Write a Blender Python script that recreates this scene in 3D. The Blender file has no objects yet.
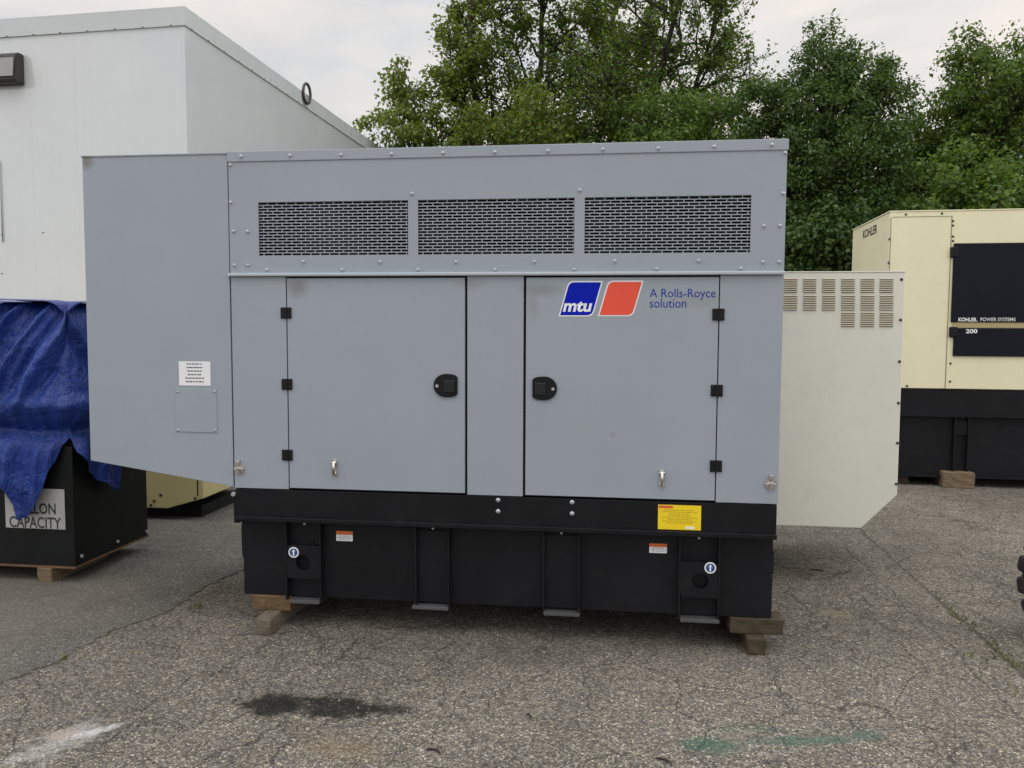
import bpy, bmesh, math, random
import numpy as np
from mathutils import Vector, Matrix, noise
R = math.radians
random.seed(7); RNG = np.random.default_rng(7)
scene = bpy.context.scene
COL = scene.collection

# ------------------------------------------------------------------ camera
FPX, CAMD, CAMH = 850.0, 4.4, 1.7
_y, _p, _r = R(-7.456), R(4.046), R(.2286)
_x = Vector((math.cos(_y), -math.sin(_y), 0)); _f = Vector((math.sin(_y), math.cos(_y), 0)); _z = Vector((0, 0, 1))
FW = math.cos(_p)*_f - math.sin(_p)*_z
UP0 = math.sin(_p)*_f + math.cos(_p)*_z
RT = math.cos(_r)*_x + math.sin(_r)*UP0
UP = -math.sin(_r)*_x + math.cos(_r)*UP0
CAM = Vector((0, -CAMD, CAMH))
cd = bpy.data.cameras.new('camera'); cam = bpy.data.objects.new('camera', cd); COL.objects.link(cam)
cd.sensor_width = 36; cd.lens = FPX/1024*36; cd.clip_start = .05; cd.clip_end = 2000
cam.matrix_world = Matrix(((RT.x, UP.x, -FW.x, CAM.x), (RT.y, UP.y, -FW.y, CAM.y), (RT.z, UP.z, -FW.z, CAM.z), (0, 0, 0, 1)))
scene.camera = cam

def ray(px, py): return FW + (px-512)/FPX*RT - (py-384)/FPX*UP
def at(px, py, Y=0.0):
    r = ray(px, py); return CAM + r*((Y+CAMD)/r.y)
def atz(px, py, z=0.0):
    r = ray(px, py); return CAM + r*((z-CAMH)/r.z)

# ------------------------------------------------------------------ light
SUN_EL, SUN_AZ = R(66), R(185)           # azimuth clockwise from +Y
w = bpy.data.worlds.new('World'); scene.world = w; w.use_nodes = True
nt = w.node_tree; nt.nodes.clear()
def N(t, typ, **kw):
    n = t.nodes.new(typ)
    for k, v in kw.items():
        if k.startswith('i_'): n.inputs[k[2:].replace('_', ' ')].default_value = v
        else: setattr(n, k, v)
    return n
out = N(nt, 'ShaderNodeOutputWorld')
sky = N(nt, 'ShaderNodeTexSky', sky_type='NISHITA', sun_disc=False, sun_elevation=SUN_EL, sun_rotation=SUN_AZ, dust_density=3.0)
bg1 = N(nt, 'ShaderNodeBackground'); bg1.inputs['Strength'].default_value = .08
nt.links.new(sky.outputs[0], bg1.inputs[0])
tc = N(nt, 'ShaderNodeTexCoord')
mp = N(nt, 'ShaderNodeMapping'); mp.inputs['Scale'].default_value = (1.0, 1.0, 2.6); mp.inputs['Location'].default_value = (3.3, 7.7, .5)
nt.links.new(tc.outputs['Generated'], mp.inputs[0])
cn = N(nt, 'ShaderNodeTexNoise'); cn.inputs['Scale'].default_value = 2.2; cn.inputs['Detail'].default_value = 7; cn.inputs['Roughness'].default_value = .52; cn.inputs['Distortion'].default_value = .3
nt.links.new(mp.outputs[0], cn.inputs[0])
cr = N(nt, 'ShaderNodeValToRGB')
cr.color_ramp.elements[0].position = .36; cr.color_ramp.elements[0].color = (.47, .54, .64, 1)
cr.color_ramp.elements[1].position = .62; cr.color_ramp.elements[1].color = (.93, .85, .79, 1)
e = cr.color_ramp.elements.new(.5); e.color = (.76, .75, .745, 1)
nt.links.new(cn.outputs[0], cr.inputs[0])
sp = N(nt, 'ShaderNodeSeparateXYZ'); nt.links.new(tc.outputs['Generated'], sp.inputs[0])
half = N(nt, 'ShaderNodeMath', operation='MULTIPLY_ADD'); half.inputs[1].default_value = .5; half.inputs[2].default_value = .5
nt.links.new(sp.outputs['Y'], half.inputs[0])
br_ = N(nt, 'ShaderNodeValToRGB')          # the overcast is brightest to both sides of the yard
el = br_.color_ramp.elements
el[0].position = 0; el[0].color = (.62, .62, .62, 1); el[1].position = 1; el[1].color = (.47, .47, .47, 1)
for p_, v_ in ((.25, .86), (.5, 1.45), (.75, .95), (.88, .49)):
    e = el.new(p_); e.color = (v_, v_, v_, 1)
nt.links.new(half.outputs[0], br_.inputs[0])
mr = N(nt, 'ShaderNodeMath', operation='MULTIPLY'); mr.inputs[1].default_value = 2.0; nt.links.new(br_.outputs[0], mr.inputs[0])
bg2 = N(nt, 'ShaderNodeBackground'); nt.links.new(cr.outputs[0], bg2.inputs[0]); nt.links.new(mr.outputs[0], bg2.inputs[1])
cm = N(nt, 'ShaderNodeTexNoise'); cm.inputs['Scale'].default_value = 1.6; cm.inputs['Detail'].default_value = 4
nt.links.new(mp.outputs[0], cm.inputs[0])
cmr = N(nt, 'ShaderNodeMapRange'); cmr.inputs['From Min'].default_value = .3; cmr.inputs['From Max'].default_value = .5; cmr.inputs['To Min'].default_value = .8; cmr.inputs['To Max'].default_value = 1.0
nt.links.new(cm.outputs[0], cmr.inputs[0])
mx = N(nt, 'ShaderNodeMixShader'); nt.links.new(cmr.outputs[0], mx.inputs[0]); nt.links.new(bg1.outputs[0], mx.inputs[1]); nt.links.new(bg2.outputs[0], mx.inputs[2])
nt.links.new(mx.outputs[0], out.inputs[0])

sd = bpy.data.lights.new('sun', 'SUN'); so = bpy.data.objects.new('sun', sd); COL.objects.link(so)
sd.energy = .5; sd.angle = R(40); sd.color = (1, .97, .93)
sdir = Vector((math.sin(SUN_AZ)*math.cos(SUN_EL), math.cos(SUN_AZ)*math.cos(SUN_EL), math.sin(SUN_EL)))
so.rotation_euler = sdir.to_track_quat('Z', 'Y').to_euler(); so.location = (0, -3, 12)
vs = scene.view_settings; vs.view_transform = 'Standard'; vs.look = 'None'; vs.exposure = .12; vs.gamma = 1; vs.use_curve_mapping = False

# ------------------------------------------------------------------ helpers: objects
def thing(name, label, cat, loc=(0, 0, 0), rotz=0, group=None):
    o = bpy.data.objects.new(name, None); COL.objects.link(o); o.empty_display_size = .1
    o.location = loc; o.rotation_euler = (0, 0, rotz); tag(o, label, cat, group); return o
def tag(o, label, cat, group=None):
    o['label'] = label; o['category'] = cat
    if group: o['group'] = group
    return o
def world_loc(o):
    v = Vector((0, 0, 0))
    while o is not None:
        v += o.location; o = o.parent
    return v
def obj(name, bm, mat, parent=None, origin=None, smooth=False, shift=True):
    """links a bmesh (built in world coordinates) as one mesh object; parts are moved into their parent's space"""
    off = Vector((0, 0, 0))
    if parent is not None and shift: off = world_loc(parent)
    if origin is not None: off = Vector(origin)
    if off.length > 0: bmesh.ops.translate(bm, verts=bm.verts, vec=-off)
    me = bpy.data.meshes.new(name); bm.to_mesh(me); bm.free()
    for m in (mat if isinstance(mat, (list, tuple)) else [mat]): me.materials.append(m)
    if smooth: me.polygons.foreach_set('use_smooth', [True]*len(me.polygons))
    o = bpy.data.objects.new(name, me); COL.objects.link(o)
    if parent is not None:
        o.parent = parent
        if origin is not None: o.location = Vector(origin) - world_loc(parent)
    elif origin is not None: o.location = origin
    return o
def structure(name, bm, mat, **k):
    o = obj(name, bm, mat, **k); o['kind'] = 'structure'; return o
def box(bm, x0, x1, y0, y1, z0, z1, bev=0.0, mi=0, seg=2):
    b = bmesh.new(); bmesh.ops.create_cube(b, size=1)
    bmesh.ops.scale(b, vec=(x1-x0, y1-y0, z1-z0), verts=b.verts)
    bmesh.ops.translate(b, vec=((x0+x1)/2, (y0+y1)/2, (z0+z1)/2), verts=b.verts)
    if bev: bmesh.ops.bevel(b, geom=b.edges[:], offset=bev, segments=seg, profile=.5, affect='EDGES')
    merge(bm, b, mi); return bm
def merge(bm, b, mi=0):
    vm = {}
    b.verts.index_update()
    for v in b.verts: vm[v.index] = bm.verts.new(v.co)
    for f in b.faces:
        try:
            nf = bm.faces.new([vm[v.index] for v in f.verts]); nf.material_index = mi; nf.smooth = f.smooth
        except ValueError: pass
    b.free()
def prism_xz(bm, pts, y0, y1, bev=0.0, mi=0):
    """outline in X,Z extruded along Y"""
    b = bmesh.new(); n = len(pts)
    a = [b.verts.new((p[0], y0, p[1])) for p in pts]; c = [b.verts.new((p[0], y1, p[1])) for p in pts]
    b.faces.new(a); b.faces.new(c[::-1])
    for i in range(n): b.faces.new((a[i], c[i], c[(i+1) % n], a[(i+1) % n]))
    bmesh.ops.recalc_face_normals(b, faces=b.faces)
    if bev: bmesh.ops.bevel(b, geom=b.edges[:], offset=bev, segments=2, profile=.5, affect='EDGES')
    merge(bm, b, mi); return bm
def prism_xy(bm, pts, z0, z1, mi=0):
    b = bmesh.new(); n = len(pts)
    a = [b.verts.new((p[0], p[1], z0)) for p in pts]; c = [b.verts.new((p[0], p[1], z1)) for p in pts]
    b.faces.new(a); b.faces.new(c)
    for i in range(n): b.faces.new((a[i], a[(i+1) % n], c[(i+1) % n], c[i]))
    bmesh.ops.recalc_face_normals(b, faces=b.faces)
    merge(bm, b, mi); return bm
def cyl(bm, p0, p1, r0, r1=None, seg=16, mi=0, smooth=True):
    r1 = r0 if r1 is None else r1
    p0, p1 = Vector(p0), Vector(p1); d = (p1-p0).normalized()
    s = d.orthogonal().normalized(); t = d.cross(s)
    ra, rb = [], []
    for i in range(seg):
        a = 2*math.pi*i/seg; q = s*math.cos(a)+t*math.sin(a)
        ra.append(bm.verts.new(p0+q*r0)); rb.append(bm.verts.new(p1+q*r1))
    for i in range(seg):
        j = (i+1) % seg; f = bm.faces.new((ra[i], ra[j], rb[j], rb[i])); f.material_index = mi; f.smooth = smooth
    f = bm.faces.new(ra[::-1]); f.material_index = mi
    f = bm.faces.new(rb); f.material_index = mi
def dome(bm, c, r, h, seg=12, rings=3, mi=0):
    """round bolt head facing -Y"""
    c = Vector(c); prev = None
    for k in range(rings+1):
        a = k/rings*math.pi/2*.98; rr = r*math.cos(a); yy = -h*math.sin(a)
        ring = [bm.verts.new(c+Vector((rr*math.cos(2*math.pi*i/seg), yy, rr*math.sin(2*math.pi*i/seg)))) for i in range(seg)]
        if prev:
            for i in range(seg):
                f = bm.faces.new((prev[i], prev[(i+1) % seg], ring[(i+1) % seg], ring[i])); f.smooth = True; f.material_index = mi
        prev = ring
    f = bm.faces.new(prev); f.material_index = mi; f.smooth = True
def tube(bm, pts, rad, seg=6, mi=0):
    prev = None; n = len(pts)
    for k in range(n):
        p = Vector(pts[k]); d = (Vector(pts[min(k+1, n-1)])-Vector(pts[max(k-1, 0)])).normalized()
        s = d.cross(Vector((.31, .95, .05)))
        if s.length < 1e-3: s = d.orthogonal()
        s.normalize(); t = d.cross(s)
        ring = [bm.verts.new(p+(s*math.cos(2*math.pi*i/seg)+t*math.sin(2*math.pi*i/seg))*rad[k]) for i in range(seg)]
        if prev:
            for i in range(seg):
                f = bm.faces.new((prev[i], prev[(i+1) % seg], ring[(i+1) % seg], ring[i])); f.smooth = True; f.material_index = mi
        prev = ring
def copy_part(src, parent, loc):
    c = src.copy(); COL.objects.link(c); c.parent = parent; c.location = loc; return c
def text(name, body, mapper, mat, parent, bold=0.0, shear=0.0, squeeze=None, width=1.0, height=.1, origin=(0, 0), local=False, case_height=True):
    """lettering turned into a mesh; mapper(u, v) gives the world point for u,v in metres from the lower left of the first letter"""
    cu = bpy.data.curves.new(name, 'FONT'); cu.body = body; cu.size = 1; cu.shear = shear; cu.offset = bold; cu.resolution_u = 3
    o = bpy.data.objects.new(name, cu); COL.objects.link(o)
    dg = bpy.context.evaluated_depsgraph_get(); dg.update()
    me = bpy.data.meshes.new_from_object(o.evaluated_get(dg)); bpy.data.objects.remove(o); bpy.data.curves.remove(cu)
    n = len(me.vertices); co = np.empty(n*3); me.vertices.foreach_get('co', co); co = co.reshape(-1, 3)
    x0, x1 = co[:, 0].min(), co[:, 0].max(); z1 = co[:, 1].max(); z0 = co[:, 1].min()
    if case_height: z0 = 0.0
    bm = bmesh.new(); bm.from_mesh(me); bpy.data.meshes.remove(me)
    for v in bm.verts:
        v.co = mapper((v.co.x-x0)/(x1-x0)*width, (v.co.y-z0)/(z1-z0)*height)
    return obj(name, bm, mat, parent, shift=not local)

# ------------------------------------------------------------------ helpers: materials
class NB:
    def __init__(s, name):
        s.m = bpy.data.materials.new(name); s.m.use_nodes = True; s.t = s.m.node_tree
        s.b = s.t.nodes['Principled BSDF']; s.tc = s.t.nodes.new('ShaderNodeTexCoord')
    def n(s, typ, **k): return N(s.t, typ, **k)
    def L(s, a, b): s.t.links.new(a, b)
    def noise(s, scale, detail=4, rough=.55, vec=None, dist=0, out=0):
        n = s.n('ShaderNodeTexNoise'); n.inputs['Scale'].default_value = scale; n.inputs['Detail'].default_value = detail
        n.inputs['Roughness'].default_value = rough; n.inputs['Distortion'].default_value = dist
        s.L(vec or s.tc.outputs['Object'], n.inputs['Vector']); return n.outputs[out]
    def map(s, v, a, b, c=0, d=1, smooth=False):
        n = s.n('ShaderNodeMapRange'); n.interpolation_type = 'SMOOTHSTEP' if smooth else 'LINEAR'
        s.L(v, n.inputs[0])
        for i, q in zip((1, 2, 3, 4), (a, b, c, d)): n.inputs[i].default_value = q
        return n.outputs[0]
    def math(s, op, a, b=None, clamp=False):
        n = s.n('ShaderNodeMath', operation=op); n.use_clamp = clamp
        for i, q in enumerate((a, b)):
            if q is None: continue
            if isinstance(q, (int, float)): n.inputs[i].default_value = q
            else: s.L(q, n.inputs[i])
        return n.outputs[0]
    def mix(s, f, a, b, mode='MIX'):
        n = s.n('ShaderNodeMix', data_type='RGBA', blend_type=mode)
        for i, q in zip((0, 6, 7), (f, a, b)):
            if isinstance(q, (int, float)): n.inputs[i].default_value = q
            elif isinstance(q, tuple): n.inputs[i].default_value = (*q, 1)
            else: s.L(q, n.inputs[i])
        return n.outputs[2]
    def scaled(s, sc, loc=(0, 0, 0), rot=(0, 0, 0), vec=None):
        n = s.n('ShaderNodeMapping'); n.inputs['Scale'].default_value = sc; n.inputs['Location'].default_value = loc; n.inputs['Rotation'].default_value = rot
        s.L(vec or s.tc.outputs['Object'], n.inputs[0]); return n.outputs[0]
    def spot(s, c, r, warp=.6, wscale=6, rot=0, lo=.55, hi=1.05, vec=None):
        """a stain with a ragged shape: 1 inside, 0 outside"""
        v = vec or s.tc.outputs['Object']
        n = s.n('ShaderNodeMapping', vector_type='TEXTURE'); n.inputs['Location'].default_value = c; n.inputs['Scale'].default_value = r; n.inputs['Rotation'].default_value = (0, 0, rot)
        s.L(v, n.inputs[0])
        l = s.n('ShaderNodeVectorMath', operation='LENGTH'); s.L(n.outputs[0], l.inputs[0])
        nz = s.noise(wscale, 5, .6)
        d = s.math('ADD', l.outputs['Value'], s.math('MULTIPLY', s.math('SUBTRACT', nz, .5), warp*2))
        return s.map(d, lo, hi, 1, 0, True)
    def set(s, **k):
        for a, v in k.items():
            i = s.b.inputs[a.replace('_', ' ')]
            if isinstance(v, (int, float)): i.default_value = v
            elif isinstance(v, tuple): i.default_value = (*v, 1) if len(v) == 3 else v
            else: s.L(v, i)
        return s
    def bump(s, h, strength=.2, dist=.01, prev=None):
        n = s.n('ShaderNodeBump'); n.inputs['Strength'].default_value = strength; n.inputs['Distance'].default_value = dist
        s.L(h, n.inputs['Height'])
        if prev is not None: s.L(prev, n.inputs['Normal'])
        return n.outputs[0]
def paint(name, col, rough=.45, var=.06, wave=.0, dirt=None, dirt_amt=.3, peel=.03, spec=.5, metal=0.0, streak=.0):
    m = NB(name)
    f = m.map(m.noise(1.7, 5, .6), .3, .7)
    c = m.mix(f, tuple(x*(1-var) for x in col), tuple(min(1, x*(1+var)) for x in col))
    if streak:
        sv = m.scaled((14, 14, .5)); sn = m.map(m.noise(1, 4, .6, vec=sv), .5, .85)
        c = m.mix(m.math('MULTIPLY', sn, streak), c, tuple(x*.72 for x in col))
    if dirt:
        d = m.map(m.noise(9, 6, .7), .52, .8); c = m.mix(m.math('MULTIPLY', d, dirt_amt), c, dirt)
    rn = m.map(m.noise(4, 4), .3, .7, rough-.05, rough+.07)
    nrm = m.bump(m.noise(420, 2), peel, .002)
    if wave: nrm = m.bump(m.noise(1.3, 2), wave, .05, nrm)
    m.set(Base_Color=c, Roughness=rn, Normal=nrm, Metallic=metal, Specular_IOR_Level=spec)
    m.col = c; return m
def plain(name, col, rough=.5, metal=0.0): 
    m = paint(name, col, rough, var=.04, metal=metal); return m.m

GEN0 = Vector((-.66, .5, .18))       # origin of the big grey generator; its parts' object space starts here
def grey_paint():
    m = paint('grey_enamel', (.296, .334, .374), .38, var=.03, wave=.06, streak=.06, dirt=(.27, .26, .24), dirt_amt=.16, spec=.45)
    c = m.col
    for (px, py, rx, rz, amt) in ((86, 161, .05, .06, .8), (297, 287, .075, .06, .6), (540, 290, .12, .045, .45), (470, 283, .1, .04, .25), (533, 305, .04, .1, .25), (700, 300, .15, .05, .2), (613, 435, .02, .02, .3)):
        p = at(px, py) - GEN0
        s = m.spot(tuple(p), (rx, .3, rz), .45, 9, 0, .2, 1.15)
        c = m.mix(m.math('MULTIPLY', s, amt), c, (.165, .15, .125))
    m.set(Base_Color=c); return m.m
GREY = grey_paint()
RAILM = plain('rail_enamel', (.40, .44, .47), .38)
BLACK = paint('black_enamel', (.0062, .0065, .0082), .42, var=.2, dirt=(.03, .028, .026), dirt_amt=.3, peel=.08, spec=.22).m
BLACKT = paint('black_tank_enamel', (.0065, .007, .009), .5, var=.25, dirt=(.028, .026, .024), dirt_amt=.3, peel=.1, spec=.22).m
GAP_SHADE = plain('gap_shade_black', (.008, .008, .009), .7)  # for the sheet that blackens the door gaps
PLASTIC = paint('black_plastic', (.006, .006, .007), .45, spec=.25).m
STEEL = plain('bright_steel', (.62, .60, .56), .28, 1.0)
ZINC = plain('zinc_bolt', (.42, .44, .47), .38, .55)
FOOT = paint('worn_steel', (.085, .085, .09), .55, var=.25, dirt=(.22, .2, .17), dirt_amt=.5, metal=.3).m
WHITEP = paint('white_panel', (.585, .615, .625), .1, var=.025, wave=.035, dirt=(.5, .5, .47), dirt_amt=.12, streak=.10, spec=.6).set(Coat_Weight=.7, Coat_Roughness=.03).m
TRIM = paint('white_trim', (.53, .555, .56), .3, var=.03, wave=.02, dirt=(.42, .42, .38), dirt_amt=.2).m
DARKIN = plain('dark_interior', (.006, .0065, .008), .7)
BAFFLE = plain('baffle_metal', (.014, .016, .022), .6)
CREAM = paint('cream_enamel', (.78, .735, .50), .45, var=.03, wave=.03, dirt=(.45, .40, .28), dirt_amt=.2, streak=.06).m
CREAM_SHADE = paint('shaded_cream_enamel', (.52, .45, .22), .5, var=.05, wave=.03, dirt=(.35, .29, .17), dirt_amt=.3).m  # cream enamel with the shade around it put into the colour
BEIGE = paint('beige_enamel', (.70, .69, .60), .45, var=.03, wave=.04, dirt=(.4, .38, .32), dirt_amt=.2, streak=.08).m
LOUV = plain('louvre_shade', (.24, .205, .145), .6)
LOUS = plain('louvre_slat', (.50, .455, .35), .5)
NAVY = paint('navy_panel', (.004, .006, .012), .4, spec=.18, var=.1, dirt=(.02, .02, .024), dirt_amt=.3).m
BROWN = plain('bronze_enamel', (.035, .028, .025), .5)
RUST = paint('rusted_edge', (.12, .065, .03), .8, var=.4, dirt=(.05, .03, .02), dirt_amt=.6).m
STW = plain('sticker_white', (.78, .79, .8), .4)
STO = plain('sticker_orange', (.62, .14, .03), .4)
STY = plain('sticker_yellow', (.82, .60, .012), .4)
STR = plain('sticker_red', (.66, .1, .04), .4)
STB = paint('sticker_blue', (.001, .010, .38), .4, spec=.12).m
STRED = plain('sticker_orange_red', (.78, .075, .035), .35)
LETB = paint('lettering_blue', (.02, .035, .30), .4, spec=.2).m
INK = plain('ink', (.03, .03, .035), .5)
INKG = plain('ink_grey', (.33, .34, .36), .5)
SIGNM = paint('aluminium_sign', (.36, .35, .34), .5, var=.08, dirt=(.2, .19, .17), dirt_amt=.4).m
GLASSM = plain('lamp_lens', (.26, .26, .24), .2)
def lens_mat(): return GLASSM
def wood(name, a, b, rough=.85):
    m = NB(name)
    v = m.scaled((4, 4, 40)); v2 = m.scaled((30, 5, 30))
    g = m.map(m.noise(3, 6, .65, vec=v, dist=1.2), .3, .7)
    g2 = m.map(m.noise(2, 5, .6, vec=v2), .35, .75)
    c = m.mix(g, a, b); c = m.mix(m.math('MULTIPLY', g2, .5), c, tuple(x*.45 for x in a))
    m.set(Base_Color=c, Roughness=rough, Normal=m.bump(g, .5, .004)); return m.m
WOODG = wood('weathered_timber', (.095, .077, .055), (.20, .165, .115))
WOODO = wood('splintered_timber', (.075, .042, .02), (.22, .14, .065))
WOODD = wood('dark_timber', (.036, .027, .014), (.085, .062, .034))  # darker brown wood of the right hand blocks
WOODT = wood('tan_timber', (.12, .085, .048), (.25, .185, .11))

# ground ------------------------------------------------------------
def asphalt(name, base=1.0, patch=False):
    m = NB(name); O = m.tc.outputs['Object']
    wv = m.n('ShaderNodeTexNoise'); wv.inputs['Scale'].default_value = 30; wv.inputs['Detail'].default_value = 2; m.L(O, wv.inputs['Vector'])
    def vor(scale, feat='F1', rnd=1.0, vec=None):
        n = m.n('ShaderNodeTexVoronoi', feature=feat); n.inputs['Scale'].default_value = scale; n.inputs['Randomness'].default_value = rnd
        m.L(vec or O, n.inputs['Vector']); return n
    v1 = vor(100 if not patch else 120); e1 = vor(100 if not patch else 120, 'DISTANCE_TO_EDGE')
    v2 = vor(190)
    sp = m.n('ShaderNodeSeparateColor'); m.L(v1.outputs['Color'], sp.inputs[0])
    sp2 = m.n('ShaderNodeSeparateColor'); m.L(v2.outputs['Color'], sp2.inputs[0])
    k = base
    if patch: lo, mid, hi = (.078*k, .075*k, .067*k), (.120*k, .115*k, .103*k), (.25*k, .235*k, .205*k)
    else: lo, mid, hi = (.085*k, .078*k, .066*k), (.185*k, .168*k, .140*k), (.37*k, .335*k, .28*k)
    ramp = m.n('ShaderNodeValToRGB'); ramp.color_ramp.interpolation = 'LINEAR'
    ramp.color_ramp.elements[0].position = .15; ramp.color_ramp.elements[0].color = (*lo, 1)
    ramp.color_ramp.elements[1].position = 1.0; ramp.color_ramp.elements[1].color = (*hi, 1)
    e = ramp.color_ramp.elements.new(.6); e.color = (*mid, 1)
    e = ramp.color_ramp.elements.new(.88); e.color = (*[x*1.25 for x in mid], 1)
    m.L(sp.outputs[0], ramp.inputs[0])
    c = ramp.outputs[0]
    warm = m.mix(sp.outputs[1], (1.05, .99, .9), (.95, 1.0, 1.05)); c = m.mix(1.0, c, warm, 'MULTIPLY')
    gap = m.map(e1.outputs['Distance'], .01, .15, 1, 0)
    fine = m.map(sp2.outputs[0], .0, 1.0, .70, 1.28)
    fcol = m.n('ShaderNodeCombineColor'); [m.L(fine, fcol.inputs[i]) for i in range(3)]
    c = m.mix(1.0, c, fcol.outputs[0], 'MULTIPLY')
    c = m.mix(m.math('MULTIPLY', gap, .72), c, (.045*k, .042*k, .038*k))
    mot = m.map(m.noise(.55, 6, .6), .32, .68, .78, 1.2)
    mot2 = m.map(m.noise(3.1, 6, .7), .3, .7, .80, 1.16)
    mm = m.math('MULTIPLY', mot, mot2)
    mc = m.n('ShaderNodeCombineColor'); [m.L(mm, mc.inputs[i]) for i in range(3)]
    c = m.mix(1.0, c, mc.outputs[0], 'MULTIPLY')
    # cracks
    def crack(scale, width, seed, thr, warpamt=.22):
        wn = m.n('ShaderNodeTexNoise'); wn.inputs['Scale'].default_value = 2.3*scale**.5; wn.inputs['Detail'].default_value = 8; wn.inputs['Roughness'].default_value = .65
        m.L(m.scaled((1, 1, 1), (seed, seed*2, 0)), wn.inputs['Vector'])
        va = m.n('ShaderNodeVectorMath', operation='SCALE'); va.inputs['Scale'].default_value = warpamt/scale**.5; m.L(wn.outputs['Color'], va.inputs[0])
        vb = m.n('ShaderNodeVectorMath', operation='ADD'); m.L(O, vb.inputs[0]); m.L(va.outputs[0], vb.inputs[1])
        n = vor(scale, 'DISTANCE_TO_EDGE', 1.0, vb.outputs[0])
        d = m.map(n.outputs['Distance'], 0, width*scale, 1, 0)
        mask = m.map(m.noise(.8, 3, .5, vec=m.scaled((1, 1, 1), (seed*3, seed, 0))), thr, thr+.1)
        return m.math('MULTIPLY', d, mask)
    ck = m.math('MAXIMUM', crack(2.0, .0042, 3.1, .36 if not patch else .58), m.math('MULTIPLY', crack(6.0, .0032, 8.7, .43 if not patch else .64), .75))
    if not patch:
        # the long settled joint on the right and finer companions
        sx = m.n('ShaderNodeSeparateXYZ'); m.L(O, sx.inputs[0])
        for (x0, wob, wd, amt) in ((1.965, .14, .016, .9), (1.72, .2, .010, .7), (2.42, .3, .010, .6)):
            wn = m.noise(2.2, 5, .65, vec=m.scaled((.2, 1, 1), (x0*5, 0, 0)))
            dx = m.math('ABSOLUTE', m.math('SUBTRACT', m.math('ADD', sx.outputs[0], m.math('MULTIPLY', m.math('SUBTRACT', wn, .5), wob)), x0))
            ck = m.math('MAXIMUM', ck, m.math('MULTIPLY', m.map(dx, 0, wd, 1, 0), amt))
    c = m.mix(m.math('MULTIPLY', ck, .66), c, (.028, .020, .018))
    hgt = m.math('ADD', m.math('MULTIPLY', gap, -1.0), m.math('MULTIPLY', sp.outputs[2], .7))
    rough = .9
    if not patch:
        hi_st = m.math('MULTIPLY', m.map(sp.outputs[1], .0, 1.0, .55, 1.0), m.map(gap, 0, 1, 1, .75))
        hi_oil = m.map(sp.outputs[1], 0, 1, .80, 1.0)
        def stain(cx, cy, rx, ry, col, amt, rot=0, warp=.55, ws=7, lo=.35, hi=1.05, soak=False):
            nonlocal c
            s = m.spot((cx, cy, 0), (rx, ry, 1), warp, ws, rot, lo, hi)
            c = m.mix(m.math('MULTIPLY', m.math('MULTIPLY', s, hi_oil if soak else hi_st), amt), c, col)
            return s
        stain(-1.52, -.89, .16, .14, (.009, .010, .008), 1.0, 0, .8, 13, .5, 1.05, True)
        stain(-1.24, -.86, .28, .14, (.010, .011, .009), 1.0, .05, 1.0, 12, .45, 1.05, True)
        stain(-1.00, -.86, .14, .07, (.014, .014, .012), .95, 0, .6, 10)
        stain(-2.25, -1.33, .14, .25, (.50, .49, .46), .6, -.25, 1.2, 11, .3)
        stain(-2.16, -1.22, .035, .16, (.72, .73, .72), .6, -.75, .9, 16)
        stain(-2.27, -1.27, .07, .07, (.50, .38, .30), .45, 0, .4, 9)
        stain(.37, -.98, .15, .09, (.035, .11, .075), .9, .2, .7, 9)
        stain(.78, -.89, .34, .055, (.05, .125, .09), .75, .22, .7, 8)
        stain(1.03, -.81, .09, .05, (.065, .135, .11), .7, .1, .5, 9)
        stain(.55, -.82, .2, .05, (.045, .12, .085), .35, .1, .7, 9)
        stain(-1.1, -1.22, .22, .12, (.30, .20, .08), .3, 0, .7, 8)
        stain(1.25, .72, .14, .10, (.34, .28, .19), .5, 0, .5, 8)
        stain(-.55, .0, 1.6, .35, (.06, .056, .05), .35, 0, .5, 3)  # wide, faint darker band along the front of the grey generator
    else:
        s = m.spot((-3.9, .2, 0), (1.3, .9, 1), .5, 3, 0, .2, 1.1)
        c = m.mix(m.math('MULTIPLY', s, .45), c, (.17, .15, .12))
    nrm = m.bump(hgt, .55, .006); nrm = m.bump(ck, .6, -.01, nrm)
    m.set(Base_Color=c, Roughness=rough, Normal=nrm, Specular_IOR_Level=.25); return m.m
ASPH = asphalt('worn_asphalt', 1.30); ASPHP = asphalt('newer_asphalt', 1.38, True)

# foliage ------------------------------------------------------------
def leaf_mat(name, a, b, c3, trans=.35):
    m = NB(name); g = m.n('ShaderNodeNewGeometry')
    r = m.n('ShaderNodeValToRGB'); r.color_ramp.elements[0].color = (*a, 1); r.color_ramp.elements[1].color = (*c3, 1)
    e = r.color_ramp.elements.new(.55); e.color = (*b, 1)
    m.L(g.outputs['Random Per Island'], r.inputs[0])
    cl = m.map(m.noise(.9, 3), .35, .65); col = m.mix(m.math('MULTIPLY', cl, .4), r.outputs[0], b)
    m.set(Base_Color=col, Roughness=.5, Specular_IOR_Level=.35)
    tr = m.n('ShaderNodeBsdfTranslucent'); m.L(m.mix(1.0, col, (1.3, 1.25, .5), 'MULTIPLY'), tr.inputs[0])
    mx = m.n('ShaderNodeMixShader'); mx.inputs[0].default_value = trans
    m.L(m.b.outputs[0], mx.inputs[1]); m.L(tr.outputs[0], mx.inputs[2]); m.L(mx.outputs[0], m.t.nodes['Material Output'].inputs[0])
    return m.m
LEAF_L = leaf_mat('light_leaves', (.06, .105, .02), (.12, .175, .03), (.22, .24, .05), .45)
LEAF_D = leaf_mat('dark_leaves', (.034, .074, .019), (.064, .118, .028), (.125, .18, .045), .35)
LEAF_M = leaf_mat('mid_leaves', (.05, .10, .02), (.09, .155, .03), (.165, .22, .048), .42)
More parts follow.
